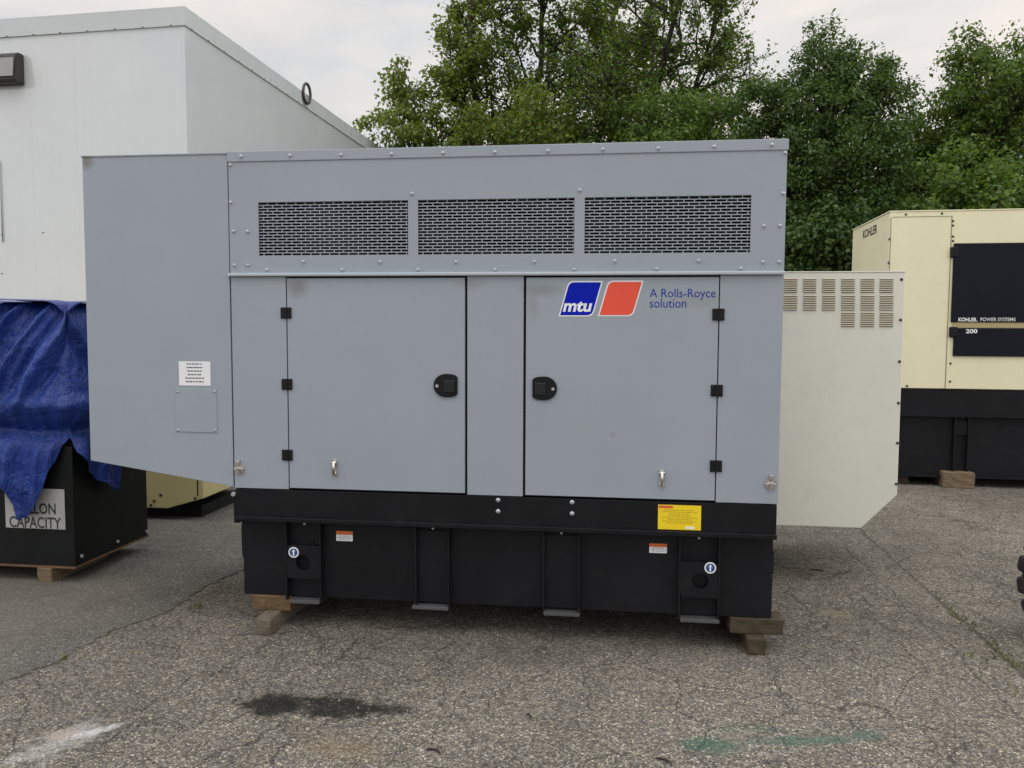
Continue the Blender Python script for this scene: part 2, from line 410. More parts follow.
GRASSM = leaf_mat('weed_green', (.09, .11, .03), (.14, .15, .045), (.22, .19, .08), .2)
def bark():
    m = NB('bark'); n = m.map(m.noise(6, 6, .7, vec=m.scaled((3, 3, .6))), .3, .7)
    m.set(Base_Color=m.mix(n, (.018, .014, .011), (.06, .048, .038)), Roughness=.9, Normal=m.bump(n, .6, .02)); return m.m
BARK = bark()

# ------------------------------------------------------------------ ground
bm = bmesh.new(); S = 200
vsq = [bm.verts.new(p) for p in ((-S, -S, 0), (S, -S, 0), (S, S, 0), (-S, S, 0))]; bm.faces.new(vsq)
structure('ground', bm, ASPH)
edge = [(-2.98, -40)]
yy = -4.0
cp = [(-4.0, -3.25), (-1.5, -3.02), (-.83, -2.90), (-.55, -2.80), (-.16, -2.77), (.17, -2.65), (.61, -2.64), (.99, -2.59), (2.2, -2.5), (30, -2.2)]
while yy < 3.0:
    for (ya, xa), (yb, xb) in zip(cp, cp[1:]):
        if ya <= yy <= yb: x = xa+(xb-xa)*(yy-ya)/(yb-ya)
    x += .05*noise.noise((yy*2.1, 3, 0)) + .03*noise.noise((yy*11, 7, 0)) + .022*noise.noise((yy*34, 9, 0))
    edge.append((x, yy)); yy += .02
edge += [(-2.2, 60), (-120, 60), (-120, -40)]
bm = bmesh.new(); prism_xy(bm, edge, -.02, .0055)
structure('asphalt_patch', bm, ASPHP)
del bm

# ------------------------------------------------------------------ the white building
BH = 4.9
A = atz(0, 21, BH); B = at(184, 8, 4.0); BH = B.z; C = atz(378, 147.3, BH)
A = atz(0, 21, BH)
bdir = (A-B).normalized(); A2 = B + bdir*6.0; sdir2 = (C-B).normalized(); C2 = B + sdir2*13.0; D2 = A2 + sdir2*13.0
bt = thing('white_building', 'tall white metal clad building with riveted top trim behind the blue tarp', 'building', (B.x, B.y, 0))
bm = bmesh.new(); prism_xy(bm, [(p.x, p.y) for p in (A2, B, C2, D2)], 0, BH-.175); obj('wall', bm, WHITEP, bt)
def offs(k): 
    nb = Vector((bdir.y, -bdir.x, 0)); nb = nb if nb.y < 0 else -nb
    ns = Vector((sdir2.y, -sdir2.x, 0)); ns = ns if ns.x > 0 else -ns
    return [A2+nb*k-bdir*0, B+nb*k+ns*k, C2+ns*k, D2]
nb = Vector((bdir.y, -bdir.x, 0)); nb = nb if nb.y < 0 else -nb
ns = Vector((sdir2.y, -sdir2.x, 0)); ns = ns if ns.x > 0 else -ns
bm = bmesh.new(); prism_xy(bm, [(p.x, p.y) for p in offs(.018)], BH-.175, BH); obj('roof_trim', bm, TRIM, bt)
bm = bmesh.new(); prism_xy(bm, [(p.x, p.y) for p in offs(.0185)], BH, BH+.012); obj('roof', bm, TRIM, bt)
# rivets along the trim, holes and a seam
rb = bmesh.new(); dome(rb, (0, 0, 0), .014, .01, 8, 2); rv = obj('rivet', rb, ZINC, bt, shift=False); rv.location = (0, 0, -5)
riv0 = None
def rivet(p, ang):
    global riv0
    if riv0 is None:
        riv0 = rv; c = rv; c.location = p
    else: c = copy_part(rv, bt, p)
    c.rotation_euler = (0, 0, ang)
a_front = math.atan2(nb.x, -nb.y); a_side = math.atan2(ns.x, -ns.y)
for k in range(18):
    p = B + bdir*(.14+.32*k) + nb*.018; rivet((p.x-B.x, p.y-B.y, BH-.162), a_front)
for k in range(28):
    p = B + sdir2*(.12+.36*k) + ns*.018; rivet((p.x-B.x, p.y-B.y, BH-.162), a_side)
for (px, py) in ((43, 232), (2, 234), (2, 273)):
    d = ray(px, py); t = (B-CAM).dot(nb)/d.dot(nb); p = CAM+d*t; rivet((p.x-B.x, p.y-B.y, p.z), a_front)
for (px) in (32, 77, -40):
    d = ray(px, 150); t = (B-CAM).dot(nb)/d.dot(nb); p = CAM+d*t
    b = bmesh.new(); box(b, -.005, .005, -.0008, .02, 0, BH-.18); o = obj('panel_seam', b, WHITEP, bt, shift=False); o.location = (p.x-B.x, p.y-B.y, 0); o.rotation_euler = (0, 0, a_front)
# lifting ring on the roof edge
q = atz(306, 98, BH-.06); s_ = (q-B).dot(sdir2); p = B + sdir2*s_ + ns*.03
b = bmesh.new(); ring = []
for i in range(25):
    a = 2*math.pi*i/24; ring.append((math.cos(a)*.10, 0, math.sin(a)*.135))
tube(b, ring, [.02]*25, 8); o = obj('lifting_ring', b, BROWN, bt, shift=False); o.location = (p.x-B.x+.02, p.y-B.y, BH+.0); o.rotation_euler = (0, 0, R(82))
# conduit line at far left
d = ray(2, 200); t = (B-CAM).dot(nb)/d.dot(nb); p = CAM+d*t
b = bmesh.new(); cyl(b, (0, -.012, -.45), (0, -.012, .42), .006, seg=8); o = obj('cable', b, INKG, bt, shift=False); o.location = (p.x-B.x, p.y-B.y, p.z); o.rotation_euler = (0, 0, a_front)

# flood light on the wall
d = ray(9, 71); t = (B-CAM).dot(nb)/d.dot(nb); fl = CAM+d*t+nb*.002
ft = thing('flood_light', 'dark bronze wedge shaped flood light mounted high on the white building', 'light fixture', fl, a_front)
b = bmesh.new()
b2 = bmesh.new(); prof = [(0, -.16), (0, .16), (-.08, .16), (-.11, .13), (-.15, -.12), (-.13, -.155)]
va = [b2.verts.new((-.22, y, z)) for y, z in prof]; vb = [b2.verts.new((.19, y, z)) for y, z in prof]
b2.faces.new(va); b2.faces.new(vb[::-1])
for i in range(6): b2.faces.new((va[i], vb[i], vb[(i+1) % 6], va[(i+1) % 6]))
bmesh.ops.recalc_face_normals(b2, faces=b2.faces); bmesh.ops.bevel(b2, geom=b2.edges[:], offset=.008, segments=2, affect='EDGES'); merge(b, b2)
obj('lamp_body', b, BROWN, ft, shift=False)
b = bmesh.new(); vv = [b.verts.new(q) for q in ((-.2, -.116, .10), (.165, -.116, .10), (.178, -.150, -.10), (-.2, -.150, -.10))]
for v in vv: v.co.y -= .003
f = b.faces.new(vv); ex = bmesh.ops.extrude_face_region(b, geom=[f]); bmesh.ops.translate(b, verts=[v for v in ex['geom'] if isinstance(v, bmesh.types.BMVert)], vec=(0, -.006, 0)); bmesh.ops.recalc_face_normals(b, faces=b.faces)
obj('lens', b, lens_mat(), ft, shift=False)

# ------------------------------------------------------------------ the grey generator
gt = thing('diesel_generator', 'large grey enclosed diesel generator on a black base, blue and red emblem on its door', 'generator', GEN0)
XL, XR, HX = -2.120, .788, -2.970
ZT, ZC, ZS1, ZS0, ZR, ZD, ZF, ZB = 2.615, 2.560, 2.345, 2.060, 1.960, .790, .607, .172
DEP = 1.12
b = bmesh.new(); box(b, XL+.004, XR, .045, DEP, ZD, 1.975, .004)
obj('body', b, GREY, gt)
b = bmesh.new(); box(b, XL+.01, XR-.01, .03, .044, ZD+.002, 1.972); obj('gap_backing', b, GAP_SHADE, gt)  # black sheet behind the panels, added so the gaps read as shaded recesses
# upper box: open fronted, with three window openings
S3 = [(-1.953, -1.129), (-1.076, -.2575), (-.205, .621)]
b = bmesh.new()
box(b, XL+.002, XR, 0, .006, ZS1, ZC+.004); box(b, XL+.002, XR, 0, .006, 1.9675, ZS0)
xs = [XL+.002] + [v for s in S3 for v in s] + [XR]
for i in range(0, 8, 2): box(b, xs[i], xs[i+1], 0, .006, ZS0, ZS1)
box(b, XL+.002, XL+.012, .006, DEP, 1.9675, ZC); box(b, XR-.010, XR, .006, DEP, 1.9675, ZC); box(b, XL+.012, XR-.010, DEP-.01, DEP, 1.9675, ZC)
obj('upper_panel', b, GREY, gt)
b = bmesh.new(); box(b, XL-.002, XR+.006, -.006, DEP+.006, ZC, ZT, .003); obj('roof_cap', b, GREY, gt)
# inside of the upper box
b = bmesh.new(); box(b, XL+.02, XR-.02, .42, .44, 1.98, 2.54); box(b, XL+.02, XR-.02, .02, .42, 1.976, 1.982); obj('inner_baffle', b, DARKIN, gt)
b = bmesh.new()
for k in range(5):
    z = 2.03+.075*k
    b2 = bmesh.new(); box(b2, XL+.03, XR-.03, -.045, .045, -.002, .002)
    bmesh.ops.rotate(b2, verts=b2.verts, matrix=Matrix.Rotation(R(38), 3, 'X')); bmesh.ops.translate(b2, verts=b2.verts, vec=(0, .16+.02*(k % 2), z)); merge(b, b2)
obj('baffle_slats', b, BAFFLE, gt)
# perforated screens (brick pattern of slots)
for (x0, x1) in S3:
    b = bmesh.new(); NR = 18; ph = (ZS1-ZS0)/NR; t = .0052
    for k in range(NR+1):
        z = ZS0+ph*k; box(b, x0-.008, x1+.008, .008, .0105, z-t/2, z+t/2)
    pitch = .0525
    for k in range(NR):
        z = ZS0+ph*k; x = x0 + (pitch if k % 2 == NR % 2 - 1 or False else pitch*.5)
        x = x0 + (pitch*.93 if k % 2 else pitch*.47)
        while x < x1-.006:
            box(b, x-t/2, x+t/2, .008, .0105, z+t/2, z+ph-t/2); x += pitch
    o = obj('screen', b, GREY, gt)
# drip rail
b = bmesh.new(); box(b, XL-.006, XR+.003, -.022, .004, 1.949, 1.9675, .006, seg=3); obj('drip_rail', b, RAILM, gt)
# front panels and doors
gap_t, gap_b = 1.940, ZD+.004
def panel(name, x0, x1, z0, z1, mat=GREY):
    b = bmesh.new(); box(b, x0, x1, 0, .028, z0, z1, .0025); return obj(name, b, mat, gt)
panel('corner_panel', XL+.004, -1.8055, ZD+.002, 1.948)
panel('corner_panel', .4785, XR, ZD+.002, 1.948)
panel('centre_panel', -.8135, -.517, ZD+.002, 1.948)
door_l = panel('door', -1.7995, -.827, ZD+.010, gap_t)
door_r = panel('door', -.5035, .4730, ZD+.010, gap_t)
# hinges
hb = bmesh.new(); box(hb, -.030, .030, -.009, .0, -.030, .030, .003); box(hb, -.006, .006, -.014, -.002, -.030, .030, .003)
for sx in (-.019, .019):
    for sz in (-.018, .018): dome(hb, (sx, -.009, sz), .005, .003, 8, 2)
hinge0 = None
for door, pts in ((door_l, ((286.3, 313), (287.3, 384.3), (287.6, 455))), (door_r, ((718.3, 314.5), (716.7, 390.5), (715.8, 466)))):
    for (px, py) in pts:
        p = at(px, py) - GEN0
        if hinge0 is None:
            hinge0 = obj('hinge', hb, PLASTIC, door, shift=False); hinge0.location = p
        else: copy_part(hinge0, door, p)
# paddle handles
def handle(door, px, py, sgn):
    p = at(px, py); p.y = 0
    b = bmesh.new(); pts = []
    # D outline: flat on one side, pointed arc on the other
    R_, n = .062, 14
    for i in range(n+1):
        a = math.pi*(-.40 + 1.8*0) ; t = i/n
        ang = R(-68)+R(136)*t
        pts.append((-(math.cos(ang)**1.0)*.066+.004, math.sin(ang)*.066))
    pts = [(.060, -.044), (.060, .044), (.050, .054), (.030, .060)] + [(-(math.cos(R(90-180*i/n)))*.066-.002+.0, math.sin(R(90-180*i/n))*.062*(1-.0*i)) for i in range(n+1)] + [(.030, -.060), (.050, -.054)]
    pts = [(x*sgn, z) for x, z in pts]
    pts2 = [(p.x+x, p.z+z) for x, z in pts]
    prism_xz(b, pts2, -.010, -.0005, .0)
    b3 = bmesh.new(); prism_xz(b3, [(p.x+x*.9, p.z+z*.88) for x, z in pts], -.013, -.010); merge(b, b3)
    o = obj('handle', b, PLASTIC, door)
    b = bmesh.new(); x0, x1 = sorted((p.x-.012*sgn, p.x+.048*sgn)); box(b, x0, x1, -.020, -.013, p.z-.036, p.z+.030, .004)
    cyl(b, (p.x+.0*sgn, -.019, p.z-.012), (p.x+.0*sgn, -.023, p.z-.012), .011, seg=12)
    obj('paddle', b, plain('dark_plastic', (.006, .006, .007), .3), door)
    b = bmesh.new(); cyl(b, (p.x-.048*sgn, -.013, p.z-.002), (p.x-.048*sgn, -.0175, p.z-.002), .0085, seg=14); obj('lock', b, STEEL, door)
handle(door_l, 446.5, 385.5, 1)
handle(door_r, 544.0, 388.3, -1)
# staples / padlock hasps low on the doors
def hasp(px, py, parent):
    p = at(px, py); b = bmesh.new()
    box(b, p.x-.012, p.x+.012, -.004, -.0005, p.z-.048, p.z+.044, .003)
    pts = [(p.x, -.004, p.z+.034), (p.x, -.026, p.z+.026), (p.x, -.030, p.z), (p.x, -.026, p.z-.026), (p.x, -.004, p.z-.034)]
    tube(b, pts, [.008]*5, 8)
    cyl(b, (p.x-.014, -.018, p.z+.030), (p.x+.014, -.018, p.z+.030), .008, seg=10); cyl(b, (p.x-.012, -.016, p.z-.030), (p.x+.012, -.016, p.z-.030), .007, seg=10)
    obj('hasp', b, STEEL, parent)
hasp(335.2, 467.5, door_l); hasp(661.8, 478, door_r)
def port(px, py):
    p = at(px, py); b = bmesh.new()
    cyl(b, (p.x, 0, p.z-.008), (p.x, -.008, p.z-.008), .030, seg=18); cyl(b, (p.x, -.008, p.z-.008), (p.x, -.02, p.z-.008), .016, .012, seg=14)
    box(b, p.x-.010, p.x+.010, -.026, -.002, p.z+.012, p.z+.040, .004); box(b, p.x-.026, p.x+.026, -.016, -.006, p.z-.016, p.z-.006, .002); box(b, p.x-.006, p.x+.006, -.03, -.008, p.z-.036, p.z-.002, .002)
    obj('quick_latch', b, STEEL, gt)
port(239.5, 467); port(770.3, 482)
# emblem
def para(px, cut, y0, y1, mat, name, parent, grow=0.0):
    TL, TR, BR, BL = [at(*q) for q in px]
    pts = []
    e1 = (TR-TL).normalized(); e2 = (TL-BL).normalized()
    TL, TR, BR, BL = TL-e1*grow+e2*grow, TR+e1*grow+e2*grow, BR+e1*grow-e2*grow, BL-e1*grow-e2*grow
    def corner(P, a, bb, r):
        return [P.lerp(a, 0)] if r == 0 else [(P+(a-P).normalized()*r*(1-t)**2+(bb-P).normalized()*r*t**2) for t in (0, .2, .4, .6, .8, 1)]
    out = corner(TL, BL, TR, cut) + corner(TR, TL, BR, 0) + corner(BR, TR, BL, cut) + corner(BL, BR, TL, 0)
    b = bmesh.new(); prism_xz(b, [(p.x, p.z) for p in out], y0, y1); return obj(name, b, mat, parent)
blue = ((569.6, 282.3), (601.2, 282.3), (591.8, 315.2), (560.2, 315.2)); red = ((609.2, 281.9), (641.9, 281.9), (632.0, 315.0), (599.5, 315.0))
for q, mt in ((blue, STB), (red, STRED)):
    para(q, .028, -.0012, -.0002, STW, 'emblem_border', door_r, .007)
    para(q, .026, -.0022, -.0013, mt, 'emblem', door_r)
def gmap(px0, px1, pyb, pyt, y=-.003):
    a, c = at(px0, pyb), at(px1, pyb); top = at(px0, pyt)
    return (lambda u, v: Vector((a.x+u, y, a.z+v))), c.x-a.x, top.z-a.z
mpf, wd, ht = gmap(562.8, 592.2, 311.2, 301.0); text('lettering', 'mtu', mpf, STW, door_r, bold=.03, shear=.2, width=wd, height=ht)
mpf, wd, ht = gmap(649.6, 715.6, 297.3, 288.8, -.0008); text('lettering', 'A Rolls-Royce', mpf, LETB, door_r, width=wd, height=ht)
mpf, wd, ht = gmap(649.6, 686.2, 307.6, 298.6, -.0008); text('lettering', 'solution', mpf, LETB, door_r, width=wd, height=ht)
# hood on the left end
b = bmesh.new(); prism_xz(b, [(HX+.004, 2.605), (XL-.004, 2.606), (XL-.004, .797), (HX+.004-.004, .922)], .001, DEP, .003); hood = obj('end_hood', b, GREY, gt)
b = bmesh.new(); box(b, HX, XL-.003, -.004, DEP+.004, 2.603, 2.612, .002); obj('hood_lid', b, GREY, gt)
b = bmesh.new(); p0, p1 = at(175.5, 388.5), at(217.5, 432.5); box(b, p0.x, p1.x, -.003, .001, p1.z, p0.z, .001); cov = obj('access_cover', b, GREY, gt)
for px, py in ((178, 391.5), (214.8, 391.5), (178.5, 430), (215.2, 430)):
    p = at(px, py); b = bmesh.new(); dome(b, (p.x, -.003, p.z), .007, .006, 10, 3); obj('screw', b, ZINC, cov)
def lines(name, parent, x0, x1, z0, z1, rows, y, mat, seed, fill=.8, th=.32):
    """rows of illegible small print"""
    rnd = random.Random(seed); b = bmesh.new(); h = (z1-z0)/rows
    for k in range(rows):
        z = z1-h*(k+.5); w_ = (x1-x0)*rnd.uniform(fill*.5, fill); xc = (x0+x1)/2; x = xc-w_/2
        while x < xc+w_/2:
            l = rnd.uniform(.006, .018); box(b, x, min(x+l, xc+w_/2), y-.0004, y, z-h*th/2, z+h*th/2); x += l+.004
    return obj(name, b, mat, parent)
p0, p1 = at(178.8, 361.3), at(210.8, 385.8); b = bmesh.new(); box(b, p0.x, p1.x, -.0015, .0005, p1.z, p0.z); st = obj('notice', b, STW, gt)
lines('small_print', st, p0.x+.015, p1.x-.015, p1.z+.012, p0.z-.004, 6, -.0016, INK, 3, .95)
# skid beam
b = bmesh.new(); box(b, XL+.010, XR-.004, .004, .018, ZF, ZD-.002, .002); box(b, XL+.012, XR-.006, .018, DEP, ZF, ZD-.004); box(b, XL+.004, XR-.002, -.016, DEP+.01, ZF+.004, ZF+.030, .004); obj('skid_beam', b, BLACK, gt)
for sx, ss in ((498, (500.3, 511.5)), (572, (502.5, 513.8))):
    for py in ss:
        p = at(sx, py); b = bmesh.new(); dome(b, (p.x, .004, p.z), .013, .008, 10, 3); obj('skid_bolt', b, ZINC, gt)
p0, p1 = at(658.2, 504.6), at(700.8, 530.6); b = bmesh.new(); box(b, p0.x, p1.x, .001, .004, p1.z, p0.z); yl = obj('warning_plate', b, STY, gt)
b = bmesh.new(); box(b, p0.x+.004, p0.x+.075, .0002, .001, p0.z-.017, p0.z-.004); obj('red_band', b, STR, yl)
b = bmesh.new(); box(b, p0.x+.14, p0.x+.185, .0002, .001, p1.z+.006, p1.z+.018); obj('white_box', b, STW, yl)
lines('small_print', yl, p0.x+.01, p1.x-.01, p1.z+.03, p0.z-.022, 8, .0009, plain('ink_ochre', (.42, .30, .01), .5), 5, .95, .4)
# fuel tank base
TX0, TX1 = -2.108, .783
b = bmesh.new(); box(b, TX0, TX1, .075, DEP-.02, ZB, ZF, .003); obj('base_tank', b, BLACKT, gt)
def colx(px, py=560): return at(px, py, .05).x
for ci, (pa, pb, fa, fb) in enumerate(((286.5, 322, 292, 321), (415.5, 450, 413.5, 449), (543, 580, 544, 580), (678.5, 720, 680, 719))):
    xa, xb = colx(pa), colx(pb); b = bmesh.new()
    box(b, xa, xa+.010, .030, .076, ZB-.008, ZF+.004, .001); box(b, xb-.010, xb, .030, .076, ZB-.008, ZF+.004, .001)
    if ci in (0, 3):
        zc = at((pa+pb)/2, 562 if ci == 0 else 580, .05).z
        # plate with a round hole
        cxx = at(303.5 if ci == 0 else 700, 562 if ci == 0 else 579, .04).x
        n = 24; hole = [(cxx+.043*math.cos(2*math.pi*i/n), zc+.043*math.sin(2*math.pi*i/n)) for i in range(n)]
        z0, z1 = zc-.09, zc+.10; x0, x1 = xa+.010, xb-.010
        def out_pt(i):
            a = 2*math.pi*i/n; dx, dz = math.cos(a), math.sin(a)
            s = min(((x1-cxx) if dx > 0 else (x0-cxx))/dx if abs(dx) > 1e-6 else 9, ((z1-zc) if dz > 0 else (z0-zc))/dz if abs(dz) > 1e-6 else 9)
            return (cxx+dx*s, zc+dz*s)
        vo = [b.verts.new((out_pt(i)[0], .034, out_pt(i)[1])) for i in range(n)]; vi = [b.verts.new((h[0], .034, h[1])) for h in hole]; vk = [b.verts.new((h[0], .072, h[1])) for h in hole]
        for i in range(n):
            j = (i+1) % n; b.faces.new((vo[i], vo[j], vi[j], vi[i])); b.faces.new((vi[i], vi[j], vk[j], vk[i]))
    else: box(b, xa+.010, xb-.010, .060, .0745, ZB+.01, ZF-.03)
    obj('support_column', b, BLACKT, gt)
    xa, xb = colx(fa, 605), colx(fb, 605); b = bmesh.new(); box(b, xa, xb, .018, .09, ZB-.022, ZB-.004, .002); obj('foot_plate', b, FOOT, gt)
    b = bmesh.new(); pxb = (266.5, 431, 562, 699)[ci]; q = at((pa+pb)/2, 530, .03); cyl(b, (at((286.5+322)/2 if ci == 0 else (pa+pb)/2, 530, .03).x, .05, ZF-.012), (q.x, .03, ZF-.012), .006, seg=8); obj('stud', b, ZINC, gt)
def decal(px0, py0, px1, py1, y=.0748):
    p0, p1 = at(px0, py0, y), at(px1, py1, y); b = bmesh.new(); box(b, p0.x, p1.x, y-.0015, y, p1.z, p0.z); s = obj('warning_label', b, STW, gt)
    b = bmesh.new(); box(b, p0.x, p1.x, y-.0025, y-.0016, p0.z-(p0.z-p1.z)*.36, p0.z); obj('orange_band', b, STO, s)
    lines('small_print', s, p0.x+.004, p1.x-.004, p1.z+.006, p0.z-(p0.z-p1.z)*.42, 3, y-.0016, INKG, 9, .98, .5)
decal(336.3, 530.8, 352.8, 541.3); decal(649.4, 543.3, 666.8, 553.3)
def roundel(px, py, y=.0338):
    p = at(px, py, y); r = .030; b = bmesh.new(); cyl(b, (p.x, y, p.z), (p.x, y-.0015, p.z), r, seg=24); s = obj('round_label', b, STW, gt)
    b = bmesh.new(); cyl(b, (p.x, y-.0016, p.z), (p.x, y-.0024, p.z), r*.76, seg=24); d = obj('blue_disc', b, plain('label_blue', (.02, .06, .22), .4), s)
    b = bmesh.new(); box(b, p.x-.004, p.x+.004, y-.0032, y-.0025, p.z-.018, p.z+.006); prism_xz(b, [(p.x-.010, p.z+.004), (p.x+.010, p.z+.004), (p.x, p.z+.019)], y-.0032, y-.0025); obj('symbol', b, STW, s)
roundel(293.7, 552.3); roundel(710.3, 567.8)
b = bmesh.new(); box(b, TX0-.02, TX0, .10, .20, .40, ZF-.022, .002); prism_xz(b, [(TX0-.022, .40), (TX0, .40), (TX0, .33)], .10, .20); box(b, TX0-.014, TX0-.004, .085, .10, .42, .56); obj('side_bracket', b, BLACKT, gt)
b = bmesh.new(); box(b, TX1, TX1+.012, .11, .2, .40, .52, .002); obj('side_bracket', b, BLACKT, gt)
b = bmesh.new(); box(b, XL-.02, XL+.010, .03, .12, ZF-.02, ZD-.02, .004); lug = obj('earth_bracket', b, BLACK, gt); b = bmesh.new(); cyl(b, (XL-.008, .03, ZD-.035), (XL-.008, .0, ZD-.035), .012, seg=12); obj('bolt', b, ZINC, lug)
# bolts on the upper box
bb = bmesh.new(); cyl(bb, (0, 0, 0), (0, -.002, 0), .0115, seg=12); dome(bb, (0, -.002, 0), .009, .0085, 10, 3)
BOLT = [None]
def bolt(px, py, y):
    p = at(px, py, y)-GEN0
    if BOLT[0] is None: BOLT[0] = obj('bolt', bb, ZINC, gt, shift=False); BOLT[0].location = p
    else: copy_part(BOLT[0], gt, p)
for px, py in ((241, 156.5), (290, 155.7), (341, 155), (391.5, 154.2), (443, 153), (495, 152.2), (548, 151), (603, 149.6), (658.3, 148.4), (714.3, 146.6), (772, 144.8)): bolt(px, py, -.006)
for px, py in ((230.2, 165), (230.8, 202.5), (233.6, 231.5), (247.8, 231.5), (234.5, 265.2), (248.2, 265.2), (785, 153), (783.5, 193.5), (764, 226), (780, 225.8), (763, 262), (779.2, 262), (412, 193.8), (579.7, 190.3),
               (267, 269.8), (303.5, 261.8), (342, 270), (380, 262), (417.7, 269.8), (456, 262), (495, 269.8), (534.5, 261.8), (574.4, 269.4), (615, 261.3), (656.4, 269), (698.6, 260.8), (740.8, 268.4)): bolt(px, py, 0)

# ------------------------------------------------------------------ timber under the generator
def timber(x0, x1, y0, y1, z0, z1, mat, label, rot=0, name='timber_block', rough=.009):
    b = bmesh.new(); c = Vector(((x0+x1)/2, (y0+y1)/2, z0)); box(b, x0-c.x, x1-c.x, y0-c.y, y1-c.y, 0, z1-z0, .006)
    bmesh.ops.subdivide_edges(b, edges=[e for e in b.edges if e.calc_length() > .05], cuts=5, use_grid_fill=True)
    for v in b.verts: v.co += Vector((noise.noise(v.co*18+c), noise.noise(v.co*18+c+Vector((5, 0, 0))), noise.noise(v.co*18+c+Vector((0, 9, 0)))*.3))*rough
    o = obj(name, b, mat); o.location = c; o.rotation_euler = (0, 0, rot); return tag(o, label, 'wooden block')
ZM = .089
timber(-2.06, -1.83, .06, 1.0, ZM, ZB-.0, WOODO, 'splintered orange brown timber directly under the left corner of the grey generator')
timber(-1.955, -1.868, -.09, 1.05, 0, ZM, WOODG, 'weathered grey timber on the asphalt under the left end of the grey generator', R(-2))
timber(.57, .845, .06, .2, ZM, ZB-.0, WOODD, 'brown timber lying crosswise under the right corner of the grey generator, upper of its pair', R(1))
timber(.645, .742, .0, 1.05, 0, ZM, WOODD, 'dark brown timber end on the asphalt under the right end of the grey generator', R(1))

# ------------------------------------------------------------------ black tank and tarp on the left
TF, TB, TXR, TZ0, TZ1 = .62, 1.47, -3.515, .10, .90
tt = thing('black_fuel_tank', 'black steel fuel tank with a grey capacity sign, partly under the blue tarp', 'fuel tank', (-4.4, 1.0, TZ0))
b = bmesh.new(); box(b, -5.6, TXR, TF, TB, TZ0+.012, TZ1, .006); obj('tank_body', b, paint('black_green_enamel', (.005, .0062, .006), .5, var=.3, dirt=(.03, .026, .02), dirt_amt=.3, spec=.2).m, tt)
b = bmesh.new(); box(b, -5.6, TXR+.004, TF-.012, TB+.004, TZ0, TZ0+.012); obj('bottom_rail', b, RUST, tt)
q0, q1 = at(5, 487, TF), at(66, 529.5, TF); q0.z = at(8, 487.5, TF).z
b = bmesh.new(); box(b, q0.x, q1.x, TF-.006, TF-.001, q1.z, q0.z, .001); sg = obj('sign', b, SIGNM, tt)
def smap(px0, px1, pyb, pyt):
    a, c, t = at(px0, pyb, TF), at(px1, pyb, TF), at(px0, pyt, TF); return (lambda u, v: Vector((a.x+u, TF-.0065, a.z+v))), c.x-a.x, t.z-a.z
mpf, wd, ht = smap(10.3, 62, 526.5, 515.6); text('lettering', 'CAPACITY', mpf, INK, sg, bold=.022, width=wd, height=ht)
mpf, wd, ht = smap(14, 56.5, 512.5, 501.8); text('lettering', 'GALLON', mpf, INK, sg, bold=.022, width=wd, height=ht)
for (px, py) in ((81, 556), (117, 541.5), (146, 531.5)):
    r = ray(px, py); t = (TXR-CAM.x)/r.x; p = CAM+r*t; b = bmesh.new(); cyl(b, (TXR, p.y, p.z), (TXR+.012, p.y, p.z), .012, seg=8); obj('stud', b, ZINC, tt)
# machinery silhouette under the tarp
mt_ = thing('covered_engine', 'dark machinery on top of the black tank, hidden under the blue tarp', 'machine', (-4.5, 1.1, TZ1))
b = bmesh.new(); box(b, -5.5, -3.72, .74, 1.35, TZ1, TZ1+.10, .01); obj('skid', b, BLACKT, mt_)
b = bmesh.new(); box(b, -5.4, -3.78, .82, 1.3, TZ1+.10, 1.70, .05); obj('housing', b, BLACKT, mt_)
timber(-3.78, -3.67, .60, 1.2, 0, TZ0, WOODT, 'tan timber block under the front of the black fuel tank')
timber(-5.3, -5.18, .63, 1.3, 0, TZ0, WOODT, 'timber block under the far left of the black fuel tank')

